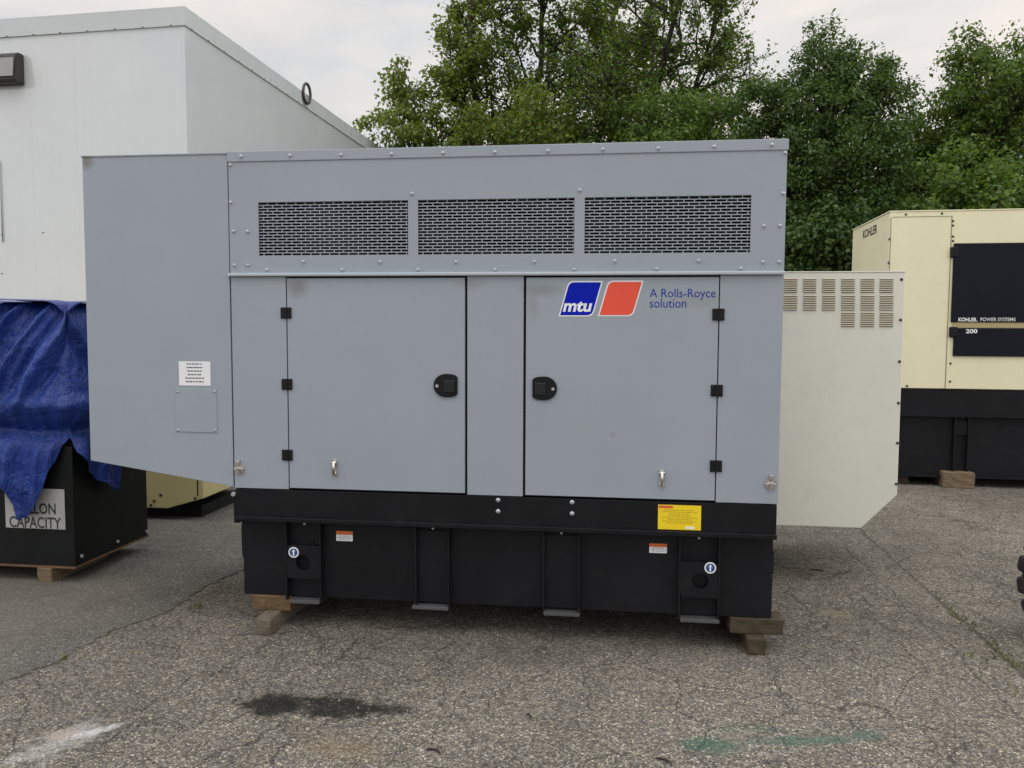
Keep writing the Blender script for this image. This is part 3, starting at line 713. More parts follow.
def tarp_mesh():
    # u runs along the front (left to right), round the corner and back along the right side; v from hem (0) to the top middle (1)
    NU, NV = 300, 190; r = .13
    front_len = 1.95; side_len = .80
    Xc, Yc = TXR+.045, TF-.035           # outer corner
    UL = front_len + math.pi/2*r + side_len
    PK = front_len - ((Xc-r)-at(71, 305, Yc).x)
    # hem height against u (u measured from the corner start = front_len)
    def X2u(px):
        p = at(px, 480, Yc); return front_len - ((Xc-r)-p.x)
    hem = [(X2u(px), at(px, py, Yc).z) for px, py in ((-60, 470), (-20, 478), (0, 483), (9, 488), (14, 502), (18, 520), (26, 516), (37, 509), (44, 491), (54, 466), (63, 445), (70, 438))] + [(0, .6)]
    for px, py in ((79, 452), (88, 472), (97, 481), (108, 487), (116, 491), (117.5, 462)):
        rr = ray(px, py); p = CAM + rr*((Xc-CAM.x)/rr.x); hem.append((front_len+math.pi/2*r+(p.y-Yc-r), p.z))
    hem.append((UL+.1, .95))
    hem.sort()
    def hemz(u):
        for (a, za), (b_, zb) in zip(hem, hem[1:]):
            if a <= u <= b_: t = (u-a)/(b_-a+1e-9); t = t*t*(3-2*t)*.5+t*.5; return za+(zb-za)*t
        return hem[-1][1]
    ZTOP = 1.83
    verts = np.zeros((NU*NV, 3))
    for i in range(NU):
        u = UL*i/(NU-1)
        if u < front_len: P = Vector((Xc-r-(front_len-u), Yc, 0)); n = Vector((0, -1, 0))
        elif u < front_len+math.pi/2*r:
            a = (u-front_len)/r; P = Vector((Xc-r+r*math.sin(a), Yc+r-r*math.cos(a), 0)); n = Vector((math.sin(a), -math.cos(a), 0))
        else: P = Vector((Xc, Yc+r+(u-front_len-math.pi/2*r), 0)); n = Vector((1, 0, 0))
        hz = hemz(u)
        ctr = Vector((-4.5, 1.02, 0))
        for j in range(NV):
            v = j/(NV-1)
            if v < .80:
                z = hz + (ZTOP-.10-hz)*(v/.80); inn = 0.0
            else:
                a = (v-.80)/.20
                z = ZTOP-.10 + .10*math.sin(min(1, a*2.2)*math.pi/2) + .02*a; inn = .10*(1-math.cos(min(1, a*2.2)*math.pi/2)) + max(0, a-.45)*.75
            # profile: flares to the hem, pinched by the tank rim, lying back towards the top
            pin = math.exp(-((z-1.00)/.055)**2)
            off = -.055*pin
            if z > 1.0: off += .05*math.sin(min(1, (z-1.0)/.35)*math.pi/2)*(1-min(1, max(0, (z-1.35)/.5))) - .20*max(0, (z-1.12)/.7)**1.3
            else: off += .03*min(1, (1.0-z)/.2)
            # folds
            q = Vector((u, z, 0))
            wp = noise.noise(q*1.6+Vector((3, 1, 0)))
            def ridge(x, p=1.0): return (1-abs(2*(x-math.floor(x))-1))**p
            amp = max(0, min(1, (z-1.10)/.25))
            dg_ = u*.90 - z*.42 + .05*wp + .25*max(0, z-1.4)*(u-PK)    # long pulls fanning down to the left
            lft = max(0, min(1, (PK+.02-(1.81-z)*.29-u)/.10))
            f = amp*lft*(.13*(ridge(dg_*5.3, 1.5)-.4) + .040*(ridge(dg_*12.7+.3*wp, 1.3)-.4))*(.75+.6*noise.noise(q*2.3))
            # the big peak beside the hood: two arms falling from its top
            h_ = 1.83-z
            dl = (u-(PK-h_*.49))*.90; dr = (u-(PK+h_*.62))*.85
            f += amp*(.085*math.exp(-(dl/.038)**2) + .06*math.exp(-(dr/.034)**2))*min(1, .35+h_*2.5)
            f += amp*.05*math.exp(-((u-PK)/.10)**2)*math.exp(-(h_/.10)**2)
            ins = max(0, min(1, (u-(PK-h_*.49))/.06))*max(0, min(1, ((PK+h_*.62)-u)/.06)); f -= amp*.025*ins
            # slack belly above the tie
            f += .055*math.exp(-((z-1.17-.03*wp)/.055)**2)*(.8+.8*noise.noise(Vector((u*4, 1, 3))))
            f += .012*math.exp(-((z-1.10)/.12)**2)*(ridge(u*9-z*4+wp, 1.4)-.4)
            vz = max(0, min(1, (.99-z)/.12))
            f += vz*(.055*(ridge(u*4.1+.35+.25*wp-z*.5, 1.3)-.45)+.02*(ridge(u*10.3-z*1.5+.5*wp, 1.4)-.4))
            f += .014*noise.noise(q*5+Vector((0, 4, 2)))
            rm = abs(noise.noise(Vector((u*8, z*8, 1.7)))); f += .014*(.35-rm)
            rm = abs(noise.noise(Vector((u*19+z*6, z*15, 4.2)))); f += .008*(.35-rm)
            PP = P + n*(off+f) - n*inn
            verts[i*NV+j] = (PP.x, PP.y, z + .02*noise.noise(q*3)*(1 if v > .1 else 0))
    faces = []
    for i in range(NU-1):
        for j in range(NV-1):
            a = i*NV+j; faces.append((a, a+NV, a+NV+1, a+1))
    me = bpy.data.meshes.new('tarpaulin'); me.from_pydata(verts.tolist(), [], faces); me.polygons.foreach_set('use_smooth', [True]*len(faces)); return me
m = NB('blue_tarp')
wv_ = m.noise(2.5, 5, .6); ck_ = m.n('ShaderNodeTexVoronoi', feature='DISTANCE_TO_EDGE'); ck_.inputs['Scale'].default_value = 16
vw = m.n('ShaderNodeVectorMath', operation='ADD'); m.L(m.tc.outputs['Object'], vw.inputs[0]); nz = m.n('ShaderNodeTexNoise'); nz.inputs['Scale'].default_value = 7; m.L(m.tc.outputs['Object'], nz.inputs['Vector'])
vsn = m.n('ShaderNodeVectorMath', operation='SCALE'); vsn.inputs['Scale'].default_value = .12; m.L(nz.outputs['Color'], vsn.inputs[0]); m.L(vsn.outputs[0], vw.inputs[1]); m.L(vw.outputs[0], ck_.inputs['Vector'])
crl = m.map(ck_.outputs['Distance'], 0, .05, 1, 0)
fa_ = m.math('ABSOLUTE', m.math('SUBTRACT', m.noise(11, 5, .6, vec=m.scaled((1, 1, .55)), dist=.8), .5)); fold_ = m.map(fa_, 0, .12, 1, 0)
cb = m.mix(m.map(wv_, .3, .7), (.005, .021, .14), (.011, .040, .24)); cb = m.mix(m.math('MULTIPLY', crl, .07), cb, (.10, .15, .34))
m.set(Base_Color=cb, Roughness=m.map(m.noise(12, 3), .3, .7, .28, .45), Normal=m.bump(m.noise(75, 4, .65), .3, .005, m.bump(fold_, .4, .02, m.bump(crl, .15, .006))), Specular_IOR_Level=.38)
TARP = m.m
me = tarp_mesh(); me.materials.append(TARP); tp = bpy.data.objects.new('tarpaulin', me); COL.objects.link(tp)
tag(tp, 'crumpled blue tarpaulin draped over the black tank, its ragged hem hanging over the sign', 'tarp')
sm = tp.modifiers.new('thickness', 'SOLIDIFY'); sm.thickness = .003

# ------------------------------------------------------------------ cream enclosure glimpsed under the hood, shade put into its colour
ot = thing('cream_generator', 'dull yellow cream generator enclosure seen under the grey end hood beside the black tank', 'generator', (-4.6, 2.9, 0))
Y0 = 2.35
xa, xb, xc = at(148.8, 508, Y0).x, at(167.5, 508.3, Y0).x, at(203.3, 498.6, Y0).x
zb0, zb1 = at(160, 508.2, Y0).z, at(203.3, 498.6, Y0).z
b = bmesh.new(); prism_xz(b, [(-5.6, zb0), (xb, zb0), (xc, zb1), (xc, 1.62), (-5.6, 1.62)], Y0, Y0+.92, .006); obj('enclosure', b, CREAM_SHADE, ot)
b = bmesh.new(); box(b, -5.5, xc-.10, Y0+.16, Y0+.86, 0, zb0-.003); obj('skid', b, BLACKT, ot)
b = bmesh.new(); box(b, xc-.055, xc-.043, Y0-.002, Y0+.001, zb1+.02, 1.6); obj('seam', b, BROWN, ot)
for px, py in ((160.5, 495), (154, 501), (150.7, 505), (195, 498.5)):
    p = at(px, py, Y0); b = bmesh.new(); dome(b, (p.x, Y0, p.z), .014, .008, 8, 2); obj('bolt', b, BROWN, ot)

# ------------------------------------------------------------------ beige generator behind the right end
et = thing('beige_generator', 'off white generator enclosure with rows of louvres, behind the right end of the grey generator', 'generator', (.4, 1.9, 0))
Y1 = 1.3; ex0 = .96
tr = at(903, 272, Y1); br = at(898.8, 495, Y1); cr_ = at(861, 528.2, Y1)
b = bmesh.new(); prism_xz(b, [(ex0, cr_.z), (cr_.x, cr_.z), (1.765, br.z), (1.765, tr.z), (ex0, tr.z)], Y1, Y1+1.1, .005); eh = obj('end_hood', b, BEIGE, et)
b = bmesh.new(); box(b, -1.4, ex0-.004, Y1+.02, Y1+1.1, .62, tr.z-.03, .005); obj('enclosure', b, BEIGE, et)
b = bmesh.new(); box(b, -1.4, .80, Y1+.05, Y1+1.05, 0, .62); obj('skid', b, BLACKT, et)
b = bmesh.new(); box(b, ex0, 1.768, Y1-.004, Y1+1.104, tr.z-.001, tr.z+.006, .002); obj('lid', b, BEIGE, et)
for ci, (pa, pb) in enumerate(((784, 797), (803.5, 816), (822.5, 835), (841.5, 854.5), (861, 874), (880, 893))):
    for ri, (ya, yb) in enumerate(((278, 293), (294.8, 310.6), (311.8, 327))):
        if ri == 2 and ci < 3: continue
        q0, q1 = at(pa, ya, Y1), at(pb, yb, Y1); b = bmesh.new()
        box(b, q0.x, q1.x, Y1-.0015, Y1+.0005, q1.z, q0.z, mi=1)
        nl = 7; h = (q0.z-q1.z)/nl
        for k in range(nl):
            z = q1.z+h*k
            b2 = bmesh.new(); vv = [b2.verts.new(v) for v in ((q0.x, Y1-.002, z+h*.98), (q1.x, Y1-.002, z+h*.98), (q1.x, Y1-.009, z+h*.42), (q0.x, Y1-.009, z+h*.42), (q0.x, Y1-.007, z+h*.40), (q1.x, Y1-.007, z+h*.40))]
            b2.faces.new((vv[0], vv[1], vv[2], vv[3])); b2.faces.new((vv[3], vv[2], vv[5], vv[4])); bmesh.ops.recalc_face_normals(b2, faces=b2.faces); merge(b, b2)
        obj('louvre', b, [LOUS, LOUV], et)
for px, py in ((901.6, 279.5), (900.6, 320), (899.6, 361.5), (898.5, 403), (897.4, 443), (896.3, 484)):
    p = at(px, py, Y1); b = bmesh.new(); dome(b, (p.x, Y1, p.z), .010, .008, 10, 3); obj('bolt', b, BROWN, et)

# ------------------------------------------------------------------ cream generator on the right
KY, KROT = 5.02, R(-2.4); KO = at(890.3, 212, KY); KO.z = 0; KZT = at(893, 212, KY).z
kt = thing('cream_generator', 'cream generator enclosure with dark navy door panels on a black base at the right edge', 'generator', KO, KROT)
kb = bmesh.new
def kpt(px, py):
    n = Vector((math.sin(KROT), -math.cos(KROT), 0)); d = ray(px, py); t = (KO-CAM).dot(n)/d.dot(n); p = CAM+d*t-KO
    return Vector((p.x*math.cos(-KROT)-p.y*math.sin(-KROT), 0, p.z))
zk0 = kpt(930, 388.5).z; zk1 = kpt(960, 478).z; xs_ = kpt(952, 215).x
b = kb(); box(b, .0, 4.2, 0, 1.75, zk0, KZT, .006); obj('enclosure', b, CREAM, kt, shift=False)
b = kb(); box(b, -.01, 4.21, -.006, 1.756, KZT, KZT+.012, .003); obj('roof', b, CREAM, kt, shift=False)
for (x, z0, z1) in ((xs_, kpt(952, 388).z+.0, KZT-.11), (.01, 1.3, KZT-.12)):
    b = kb(); box(b, x-.004, x+.004, -.003, .001, zk0, z1+.06); obj('seam', b, LOUV, kt, shift=False)
b = kb(); box(b, .02, xs_, -.003, .001, KZT-.055, KZT-.050); obj('seam', b, LOUV, kt, shift=False)
d0, d1, d2, d3 = kpt(953.5, 243.5), kpt(953.5, 322.2), kpt(953.5, 328), kpt(953.5, 356)
b = kb(); box(b, d0.x, 3.6, -.022, -.001, d1.z, d0.z, .006); dk = obj('door', b, NAVY, kt, shift=False)
b = kb(); box(b, d2.x, 3.6, -.022, -.001, d3.z, d2.z, .006); dk2 = obj('door', b, NAVY, kt, shift=False)
b = kb(); box(b, d0.x+.02, 3.6, -.012, -.001, d2.z+.004, d1.z-.004); obj('stripe', b, plain('stripe_tan', (.42, .34, .17), .5), kt, shift=False)
for (px, py) in ((952.5, 252.5), (951.5, 332)):
    p = kpt(px, py); b = kb(); box(b, p.x-.028, p.x+.05, -.036, -.001, p.z-.055, p.z+.055, .012); obj('hinge', b, PLASTIC, kt, shift=False)
for (px, py) in ((906, 214.5), (942, 213.5), (953, 221), (953, 225.5), (953, 236.5), (953, 241), (950.5, 363.5), (950, 381.5), (907, 386)):
    p = kpt(px, py); b = kb(); dome(b, (p.x, 0, p.z), .013, .010, 8, 2); obj('bolt', b, BROWN, kt, shift=False)
def ktext(body, pa, pb, pyb, pyt, mat, parent, **k):
    a, c, t = kpt(pa, pyb), kpt(pb, pyb), kpt(pa, pyt); f = -.0235
    s = (c.x-a.x); return text('lettering', body, lambda u, v: Vector((a.x+u, f, a.z+v)), mat, parent, width=s, height=t.z-a.z, local=True, **k)
ktext('KOHLER.', 957.5, 976.5, 321.3, 317.6, STW, dk, bold=.03)
ktext('POWER SYSTEMS', 979.5, 1014.5, 321.1, 317.6, plain('lettering_grey', (.7, .7, .7), .5), dk, bold=.01)
ktext('200', 965, 976.5, 333, 329, STW, dk2, bold=.03)
# name on the left end face
nk = Vector((-math.cos(KROT), -math.sin(KROT), 0))
def kside(px, py):
    d = ray(px, py); t = (KO-CAM).dot(nk)/d.dot(nk); p = CAM+d*t-KO
    return Vector((0, -p.x*math.sin(KROT)+p.y*math.cos(KROT), p.z))
a, c, t_ = kside(863, 238.7), kside(877, 235.5), kside(863, 230.5)
text('lettering', 'KOHLER', lambda u, v: Vector((-.002, a.y-u, a.z+v)), BROWN, kt, bold=.02, width=a.y-c.y, height=t_.z-a.z, local=True)
for px, py in ((889.8, 239.3), (889, 262.8)):
    p = kside(px, py); b = kb(); cyl(b, (0, p.y, p.z), (-.01, p.y, p.z), .014, seg=8); obj('bolt', b, BROWN, kt, shift=False)
# black base
b = kb(); box(b, .03, 4.2, .01, 1.72, zk0-.30, zk0-.004, .004); obj('skid_beam', b, BLACKT, kt, shift=False)
b = kb(); box(b, .03, 4.2, .08, 1.68, zk1, zk0-.30, .004); box(b, .03, 4.2, .03, 1.70, zk1-.006, zk1+.012, .002); obj('base_tank', b, BLACKT, kt, shift=False)
p = kpt(963, 430); b = kb(); box(b, p.x-.075, p.x-.06, .03, .085, zk1, zk0-.30); box(b, p.x+.06, p.x+.075, .03, .085, zk1, zk0-.30); box(b, p.x-.06, p.x+.06, .05, .085, zk1+.45, zk1+.6); obj('support_column', b, BLACKT, kt, shift=False)
p = at(961, 485, KY-.08); timber(p.x-.15, p.x+.16, p.y, p.y+1.2, 0, .165, WOODT, 'thick tan timber block under the front of the cream generator at the right', KROT)
p = at(903, 488, KY+.1); timber(p.x-.25, p.x+.07, p.y, p.y+1.0, 0, .10, wood('reddish_timber', (.05, .03, .025), (.10, .065, .05)), 'dark reddish timber under the left end of the right hand cream generator', KROT)

# ------------------------------------------------------------------ tyre just inside the right edge
ty = thing('vehicle_wheel', 'black chunky lugged tyre standing on the asphalt at the right edge', 'wheel', (2.412, .42, .295), R(10))  # wheel of a vehicle out of view, modelled on its own
def tyre():
    b = bmesh.new(); prof = []
    W = .11
    pr = [(-.07, .17), (-.10, .19), (-.115, .225), (-.115, .262), (-.095, .285), (-.04, .292), (.04, .292), (.095, .285), (.115, .262), (.115, .225), (.10, .19), (.07, .17)]
    n = 64; rings = []
    for i in range(n):
        a = 2*math.pi*i/n; rings.append([b.verts.new((x, r*math.cos(a), r*math.sin(a))) for x, r in pr])
    for i in range(n):
        for k in range(len(pr)-1):
            f = b.faces.new((rings[i][k], rings[(i+1) % n][k], rings[(i+1) % n][k+1], rings[i][k+1])); f.smooth = True
    nl = 14
    for s in (-1, 1):
        for i in range(nl):
            a = 2*math.pi*(i+(.5 if s > 0 else 0))/nl
            b2 = bmesh.new(); box(b2, 0, .128, -.048, .048, .235, .305, .02)
            if s < 0: bmesh.ops.scale(b2, vec=(-1, 1, 1), verts=b2.verts); bmesh.ops.reverse_faces(b2, faces=b2.faces)
            bmesh.ops.rotate(b2, verts=b2.verts, matrix=Matrix.Rotation(a, 3, 'X')); merge(b, b2)
    return b
obj('tyre', tyre(), paint('tyre_rubber', (.018, .017, .017), .75, var=.2, dirt=(.07, .06, .05), dirt_amt=.4).m, ty, shift=False)
b = bmesh.new(); cyl(b, (-.06, 0, 0), (.06, 0, 0), .172, seg=32); cyl(b, (-.09, 0, 0), (.09, 0, 0), .06, seg=20)
for i in range(5):
    a = 2*math.pi*i/5; cyl(b, (-.075, .10*math.cos(a), .10*math.sin(a)), (.075, .10*math.cos(a), .10*math.sin(a)), .012, seg=8)
obj('rim', b, FOOT, ty, shift=False)

# ------------------------------------------------------------------ trees
def leaves_mesh(name, P, Nrm, size, mat):
    """P: n x 3 leaf bases, Nrm: n x 3 normals; each leaf is a folded rhombus"""
    n = len(P); d = RNG.normal(size=(n, 3)); d[:, 2] -= .35
    Nrm = Nrm/np.linalg.norm(Nrm, axis=1, keepdims=True)
    d -= (d*Nrm).sum(1, keepdims=True)*Nrm; d /= np.linalg.norm(d, axis=1, keepdims=True); s = np.cross(Nrm, d)
    L = (size*RNG.uniform(.5, 1.4, n))[:, None]; W = L*RNG.uniform(.22, .40, n)[:, None]
    v = np.stack([P, P+d*L*.45+s*W+Nrm*W*.35, P+d*L, P+d*L*.45-s*W+Nrm*W*.35], 1).reshape(-1, 3)
    me = bpy.data.meshes.new(name); me.vertices.add(n*4); me.vertices.foreach_set('co', v.ravel())
    me.loops.add(n*4); me.loops.foreach_set('vertex_index', np.arange(n*4, dtype=np.int32)); me.polygons.add(n)
    me.polygons.foreach_set('loop_start', np.arange(0, n*4, 4, dtype=np.int32)); me.polygons.foreach_set('loop_total', np.full(n, 4, dtype=np.int32))
    me.update(calc_edges=True); me.materials.append(mat); return me
def spray_points(segs, per_m, spread):
    """leaves along twigs"""
    out = []
    for p, q in segs:
        p, q = np.array(p), np.array(q); n = max(2, int(np.linalg.norm(q-p)*per_m)); t = RNG.uniform(0, 1.05, n)[:, None]
        out.append(p+(q-p)*t+RNG.normal(size=(n, 3))*spread)
    return np.concatenate(out)
def grow_tree(name, label, base, trunk, r0, limbs, size, mat, per_m=60, spread=.07, group=None, droop=.0, density=1.0, lmin=.25, seed=1, len1=1.5, up=.5, twigs=6, subs=6):
    rnd = random.Random(seed); t = thing(name, label, 'tree', base, 0, group)
    bm = bmesh.new(); base = Vector(base)
    tp_ = [base + Vector(p) for p in trunk]; n = len(tp_)
    fine = []
    for k in range((n-1)*4+1):
        f = k/4; i = min(int(f), n-2); u = f-i; p = tp_[i].lerp(tp_[i+1], u); fine.append(p + Vector((noise.noise(p*.9+Vector((seed, 0, 0))), noise.noise(p*.9+Vector((0, seed, 0))), 0))*.10)
    m_ = len(fine); tube(bm, fine, [r0*(1-.85*k/(m_-1)) for k in range(m_)], 8)
    twig = []
    def branch(p, d, ln, r, lvl):
        k = 5; pts = [p]; dd = d.copy()
        for i in range(k):
            dd = (dd + Vector((rnd.gauss(0, .22), rnd.gauss(0, .22), rnd.gauss(0, .16)+.06-droop*(i/k)))).normalized(); pts.append(pts[-1]+dd*ln/k)
        if r > .0035: tube(bm, pts, [max(.002, r*(1-.8*i/k)) for i in range(k+1)], 5 if lvl < 2 else 4)
        if lvl >= 2:
            for i in range(k): twig.append((pts[i], pts[i+1]))
            return
        ns_ = subs if lvl == 0 else twigs
        for i in range(ns_):
            f = rnd.uniform(lmin if lvl == 0 else .15, 1.0)*k; j = min(int(f), k-1); q = pts[j].lerp(pts[j+1], f-j); dj = (pts[j+1]-pts[j]).normalized()
            side = Vector((rnd.gauss(0, 1), rnd.gauss(0, 1), rnd.gauss(0, .6))); side = (side - dj*side.dot(dj)).normalized()
            nd = (dj*.65 + side*.8 + Vector((0, 0, .12-droop*.5))).normalized(); branch(q, nd, ln*rnd.uniform(.38, .62), r*.45, lvl+1)
        for i in range(k//2, k): twig.append((pts[i], pts[i+1]))
    for i in range(limbs):
        f = rnd.uniform(.30, 1.0); k = int(f*(m_-1)); p = fine[k]; a = rnd.uniform(0, 2*math.pi)
        d = Vector((math.cos(a), math.sin(a)*.8, up+rnd.uniform(-.2, .35))).normalized(); branch(p, d, len1*(1.15-.6*f)*rnd.uniform(.75, 1.25), r0*.42*(1.15-.8*f)+.006, 0)
    obj('trunk', bm, BARK, t)
    P = spray_points(twig, per_m*density, spread); Nn = RNG.normal(size=P.shape); Nn[:, 2] = np.abs(Nn[:, 2])+.5
    me = leaves_mesh('crown', P-np.array(base), Nn, size, mat); o = bpy.data.objects.new('crown', me); COL.objects.link(o); o.parent = t
    return t, len(P)
def clump_tree(name, label, base, height, blobs, n_cl, per, size, mat, cat='tree', seed=1, rcl=.32, r0=.13, group=None, part='crown', flat=.7):
    """dense crown: leaf clumps scattered through a few overlapping volumes, limbs reach into them"""
    rnd = random.Random(seed); g = np.random.default_rng(seed); base = Vector(base); t = thing(name, label, cat, base, 0, group)
    bm = bmesh.new(); tr_ = [base + Vector((.08*noise.noise((k*.9, seed, 0)), .08*noise.noise((k*.9, 0, seed)), height*k/9)) for k in range(10)]; tube(bm, tr_, [r0*(1-.8*k/9) for k in range(10)], 8)
    vol = np.array([b_[1][0]*b_[1][1]*b_[1][2] for b_ in blobs]); vol = vol**.8/(vol**.8).sum(); P = []; Nn = []
    for i in range(n_cl):
        c, rr = blobs[g.choice(len(blobs), p=vol)]
        d = g.normal(size=3); d /= np.linalg.norm(d); rad = g.uniform(.25, 1.0)**.55
        cc = np.array(c)+d*np.array(rr)*rad
        cc += np.array([noise.noise((cc[0]*.8, cc[1]*.8, cc[2]*.8+seed))*.25]*3)
        if cc[2] < .1: continue
        k = int(per*g.uniform(.5, 1.3)); R_ = rcl*g.uniform(.6, 1.25)
        off = g.normal(size=(k, 3)); off /= np.linalg.norm(off, axis=1, keepdims=True); off *= (g.uniform(0, 1, (k, 1))**.5)*R_; off[:, 2] *= flat; off[:, 2] -= .25*np.abs(off[:, 0])
        P.append(cc+off); nn = off/R_+g.normal(size=(k, 3))*.6+np.array([0, 0, .6]); Nn.append(nn)
        if i % 3 == 0:
            hb_ = min(max(cc[2]*.75, .2), height); q = base+Vector((0, 0, hb_)); e_ = base+Vector(cc.tolist()); mid = q.lerp(e_, .5)+Vector((rnd.gauss(0, .1), rnd.gauss(0, .1), .08)); tube(bm, [q, mid, e_], [.022, .014, .004], 4)
    obj('trunk' if cat == 'tree' else 'stem', bm, BARK, t)
    P = np.concatenate(P); me = leaves_mesh(part, P, np.concatenate(Nn), size, mat); o = bpy.data.objects.new(part, me); COL.objects.link(o); o.parent = t
    return t

YT = 11.5
def tb(px, Y): p = at(px, 300, Y); return (p.x, Y, 0)
GT = 'trees behind the generators'
# slim tall trees behind the grey generator
grow_tree('tall_tree', 'slim tall tree with a dark upright trunk, first right of the white building', tb(476, YT), [(0, 0, 0), (.05, 0, 3), (0, .1, 5), (-.15, .1, 7.2), (-.1, 0, 9.8)], .15, 34, .08, LEAF_L, 54, .07, GT, seed=11, len1=1.25, up=.5)
grow_tree('tall_tree', 'slender airy tree with thin upright stems behind the middle of the grey generator', tb(528, YT+.8), [(0, 0, 0), (-.05, 0, 3), (.1, .1, 5), (.2, .1, 7.4), (.45, 0, 10)], .13, 32, .08, LEAF_M, 56, .07, GT, seed=23, len1=1.5, up=.55)
grow_tree('tall_tree', 'tall tree leaning right, its arching branches open against the sky', tb(612, YT), [(0, 0, 0), (.15, 0, 3), (.45, .1, 4.8), (.95, .1, 6.6), (1.5, 0, 9)], .15, 34, .075, LEAF_M, 44, .06, GT, seed=31, len1=1.9, up=.5, droop=.08)
grow_tree('tall_tree', 'thin second stem tree behind the leaning tree, sparse at its top', tb(585, YT+1.5), [(0, 0, 0), (.05, 0, 3), (.2, .1, 5), (.45, .1, 7.2), (.8, 0, 10)], .11, 28, .08, LEAF_L, 52, .07, GT, seed=47, len1=1.5, up=.55)
grow_tree('tall_tree', 'slim arching tree nearest the dark vine covered tree, feathery and open against the sky', tb(655, YT+.4), [(0, 0, 0), (.1, 0, 3), (.4, .1, 4.8), (.8, .1, 6.4), (1.3, 0, 8.6)], .10, 30, .07, LEAF_M, 46, .06, GT, seed=58, len1=1.5, up=.55, droop=.12)
def blob(px, py, Y, rx, rz, ry=None): 
    p = at(px, py, Y); return p, rx, rz, (ry or rx)
def dense(name, label, px0, Y, specs, n_cl, per, size, mat, seed, hgt, **k):
    b0 = Vector(tb(px0, Y)); bl = []
    for (px, py, rpx, rpy) in specs:
        p = at(px, py, Y); sc = (Y+CAMD)/FPX; bl.append(((p.x-b0.x, 0, p.z), (rpx*sc, max(.5, min(1.1, rpx*sc)), rpy*sc)))
    return clump_tree(name, label, b0, hgt, bl, n_cl, per, size, mat, seed=seed, **k)
dense('bushy_tree', 'small light green bushy tree beside the far corner of the white building', 415, YT-.6, [(405, 82, 24, 22), (412, 98, 26, 26), (442, 88, 22, 30), (398, 128, 34, 20), (445, 135, 50, 40), (420, 190, 50, 60)], 150, 70, .085, LEAF_L, 3, 5.2, group=GT, rcl=.28)
dense('bushy_tree', 'low yellow green sapling clump rising behind the middle of the grey generator', 520, YT-1.2, [(480, 140, 40, 30), (540, 125, 45, 40), (510, 180, 70, 50)], 120, 70, .08, LEAF_L, 5, 4.4, group=GT, rcl=.3)
dense('bushy_tree', 'feathery low green tree behind the right half of the grey generator roof', 680, YT-1.5, [(610, 135, 35, 25), (665, 120, 45, 26), (715, 118, 35, 24), (680, 180, 90, 60)], 190, 100, .07, LEAF_M, 8, 4.2, group=GT, rcl=.33)
dense('ivy_tree', 'dark vine covered tree with a ragged spire, right of the grey generator', 820, 9.6, [(815, 42, 16, 30), (820, 70, 22, 30), (850, 82, 38, 36), (790, 120, 40, 50), (760, 105, 26, 30), (825, 150, 70, 80), (882, 112, 30, 46), (815, 240, 75, 80), (770, 200, 40, 60), (860, 200, 50, 60)], 880, 115, .058, LEAF_D, 13, 5.2, group=GT, rcl=.25, r0=.2)
dense('leafy_tree', 'broad mid green tree above the cream generator at the right edge', 985, 10.6, [(965, 48, 22, 28), (1000, 90, 60, 45), (1035, 70, 45, 40), (950, 140, 50, 50), (925, 180, 45, 50), (1000, 170, 80, 60), (905, 215, 40, 60), (970, 230, 80, 50)], 680, 115, .066, LEAF_M, 17, 6.0, group=GT, rcl=.3, r0=.18)
dense('bushy_tree', 'lighter green bush poking up just behind the cream generator', 965, 8.6, [(950, 178, 34, 24), (1000, 185, 40, 24), (960, 230, 70, 50)], 170, 70, .08, LEAF_M, 19, 3.2, group=GT, rcl=.26)
dense('dark_shrub', 'dark shrub low in the gap between the grey and the cream generators', 800, 8.9, [(800, 250, 50, 30), (850, 240, 40, 40)], 150, 70, .075, LEAF_D, 29, 2.4, group=GT, rcl=.28)
# the wood behind reads as one mass
def wood_mass():
    g = np.random.default_rng(77); P = []; Nn = []
    for i in range(620):
        x = g.uniform(-9, 15); top = 5.0+1.0*noise.noise((x*.5, 3, 0))+(.6 if x > 2 else -.2); cc = np.array([x, 16+g.uniform(0, 3), g.uniform(.3, top)]); k = int(60*g.uniform(.6, 1.3))
        off = g.normal(size=(k, 3))*.34; P.append(cc+off); Nn.append(off+g.normal(size=(k, 3))*.3+np.array([0, 0, .4]))
    me = leaves_mesh('far_wood', np.concatenate(P), np.concatenate(Nn), .13, LEAF_D); o = bpy.data.objects.new('far_wood', me); COL.objects.link(o); o['kind'] = 'stuff'; o['label'] = 'dark mass of woodland foliage far behind the trees'; o['category'] = 'wood'
wood_mass()

# ------------------------------------------------------------------ weeds, grit and twigs on the asphalt
def tufts():
    g = random.Random(5); P = []; Nn = []; bm = bmesh.new()
    spots = [(1.963, .922, .05, 26), (1.975, .63, .06, 50), (1.95, .76, .05, 20), (1.97, .17, .06, 60), (1.98, .02, .05, 50), (1.96, .3, .05, 30), (1.80, .16, .05, 20), (1.83, -.25, .05, 14), (-2.52, .30, .035, 40), (-2.79, -.55, .03, 30), (-2.76, -.2, .03, 10), (1.97, 1.1, .03, 10), (2.0, -.15, .04, 25)]
    for (x, y, s, n) in spots:
        for i in range(int(n*.7)):
            p = Vector((x+g.gauss(0, s*.4), y+g.gauss(0, s), 0)); h = g.uniform(.006, .022); a = g.uniform(0, 6.28); d = Vector((math.cos(a), math.sin(a), 0)); s2 = Vector((-d.y, d.x, 0))*.003
            t = [bm.verts.new(q) for q in (p-s2, p+s2, p+d*h*.6+s2*.7+Vector((0, 0, h*.7)), p+d*h*1.2+Vector((0, 0, h)), p+d*h*.6-s2*.7+Vector((0, 0, h*.7)))]
            bm.faces.new(t)
    o = obj('grass', bm, GRASSM); o['kind'] = 'stuff'; o['label'] = 'small weeds growing in the asphalt cracks'
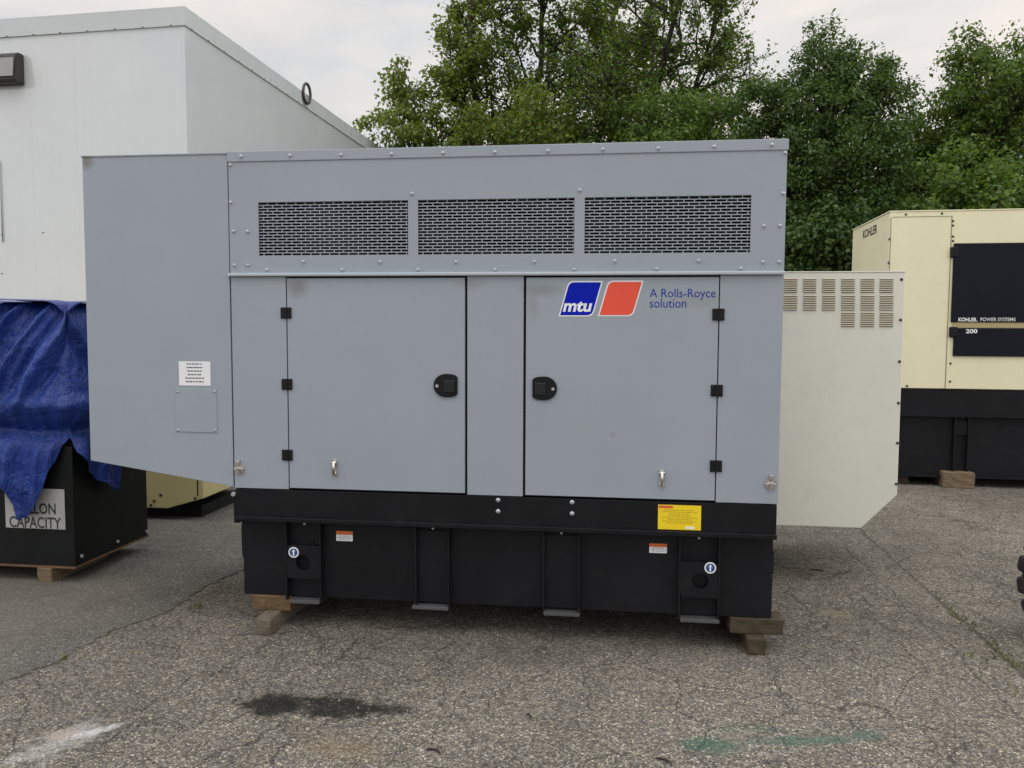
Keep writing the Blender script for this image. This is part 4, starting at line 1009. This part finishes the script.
tufts()
def grit():
    g = random.Random(15); bm = bmesh.new()
    for i in range(2600):
        y = -1.9+3.4*g.random()**1.4; x = g.uniform(-3.2, 2.6)
        r = g.uniform(.0018, .0055); ico = [(-1, 0, 0), (1, 0, 0), (0, -1, 0), (0, 1, 0), (0, 0, .8)]
        rz = .009 if x < -2.66 else 0
        vs_ = [bm.verts.new((x+r*q[0]*g.uniform(.6, 1.3), y+r*q[1]*g.uniform(.6, 1.3), rz+r*q[2]*g.uniform(.5, 1.1))) for q in ico]
        mi = g.choice((0, 0, 1))
        for a, c, e in ((0, 2, 4), (2, 1, 4), (1, 3, 4), (3, 0, 4)): f = bm.faces.new((vs_[a], vs_[c], vs_[e])); f.material_index = mi
    o = obj('gravel', bm, [plain('grit_pale', (.36, .32, .26), .9), plain('grit_dark', (.06, .055, .05), .9)]); o['kind'] = 'stuff'; o['label'] = 'loose grit scattered on the asphalt'
grit()
def litter():
    g = random.Random(41); bm = bmesh.new()
    for i in range(90):
        if i < 35: x, y = 1.965+g.gauss(0, .09), g.uniform(-.5, 1.6)
        elif i < 60: y = g.uniform(-.6, 1.2); x = -2.68+.1*y+g.gauss(0, .08)
        else: x, y = g.uniform(-2.4, 2.2), g.uniform(-1.5, .6)
        a = g.uniform(0, 6.28); l = g.uniform(.008, .022); d = Vector((math.cos(a), math.sin(a), 0)); e = Vector((-d.y, d.x, 0))*g.uniform(.25, .5)
        p = Vector((x, y, .007 if x < -2.6 else .003)); vs_ = [bm.verts.new(q) for q in (p, p+d*l*.5+e*l+Vector((0, 0, .004)), p+d*l+Vector((0, 0, .002)), p+d*l*.5-e*l+Vector((0, 0, .005)))]
        bm.faces.new(vs_).material_index = g.choice((0, 0, 1))
    o = obj('fallen_leaves', bm, [plain('dry_leaf_dark', (.05, .035, .02), .9), plain('dry_leaf_tan', (.2, .14, .07), .9)]); o['kind'] = 'stuff'; o['label'] = 'scraps of dry leaf along the asphalt cracks'
litter()
TWIG = plain('twig_brown', (.03, .022, .016), .9)
def twig(px, py, ln, rot, label):
    p = atz(px, py); b = bmesh.new(); pts = [Vector((ln*(t-.5), .12*ln*math.sin(t*4+rot), .004+.004*math.sin(t*3))) for t in (0, .25, .5, .75, 1)]; tube(b, pts, [.003, .0045, .005, .004, .002], 6)
    o = obj('twig', b, TWIG); o.location = (p.x, p.y, 0); o.rotation_euler = (0, 0, rot); tag(o, label, 'twig')
twig(664, 762, .075, R(-40), 'dark twig on the asphalt nearest the green paint stain')
twig(434, 752, .07, R(-25), 'dark curved twig on the asphalt in the near middle, left of the other near twigs')
twig(529, 717, .05, R(-70), 'small dark twig on the asphalt in front of the middle of the grey generator')
twig(816, 571, .10, R(5), 'dark twig lying in the shade of the beige generator hood')
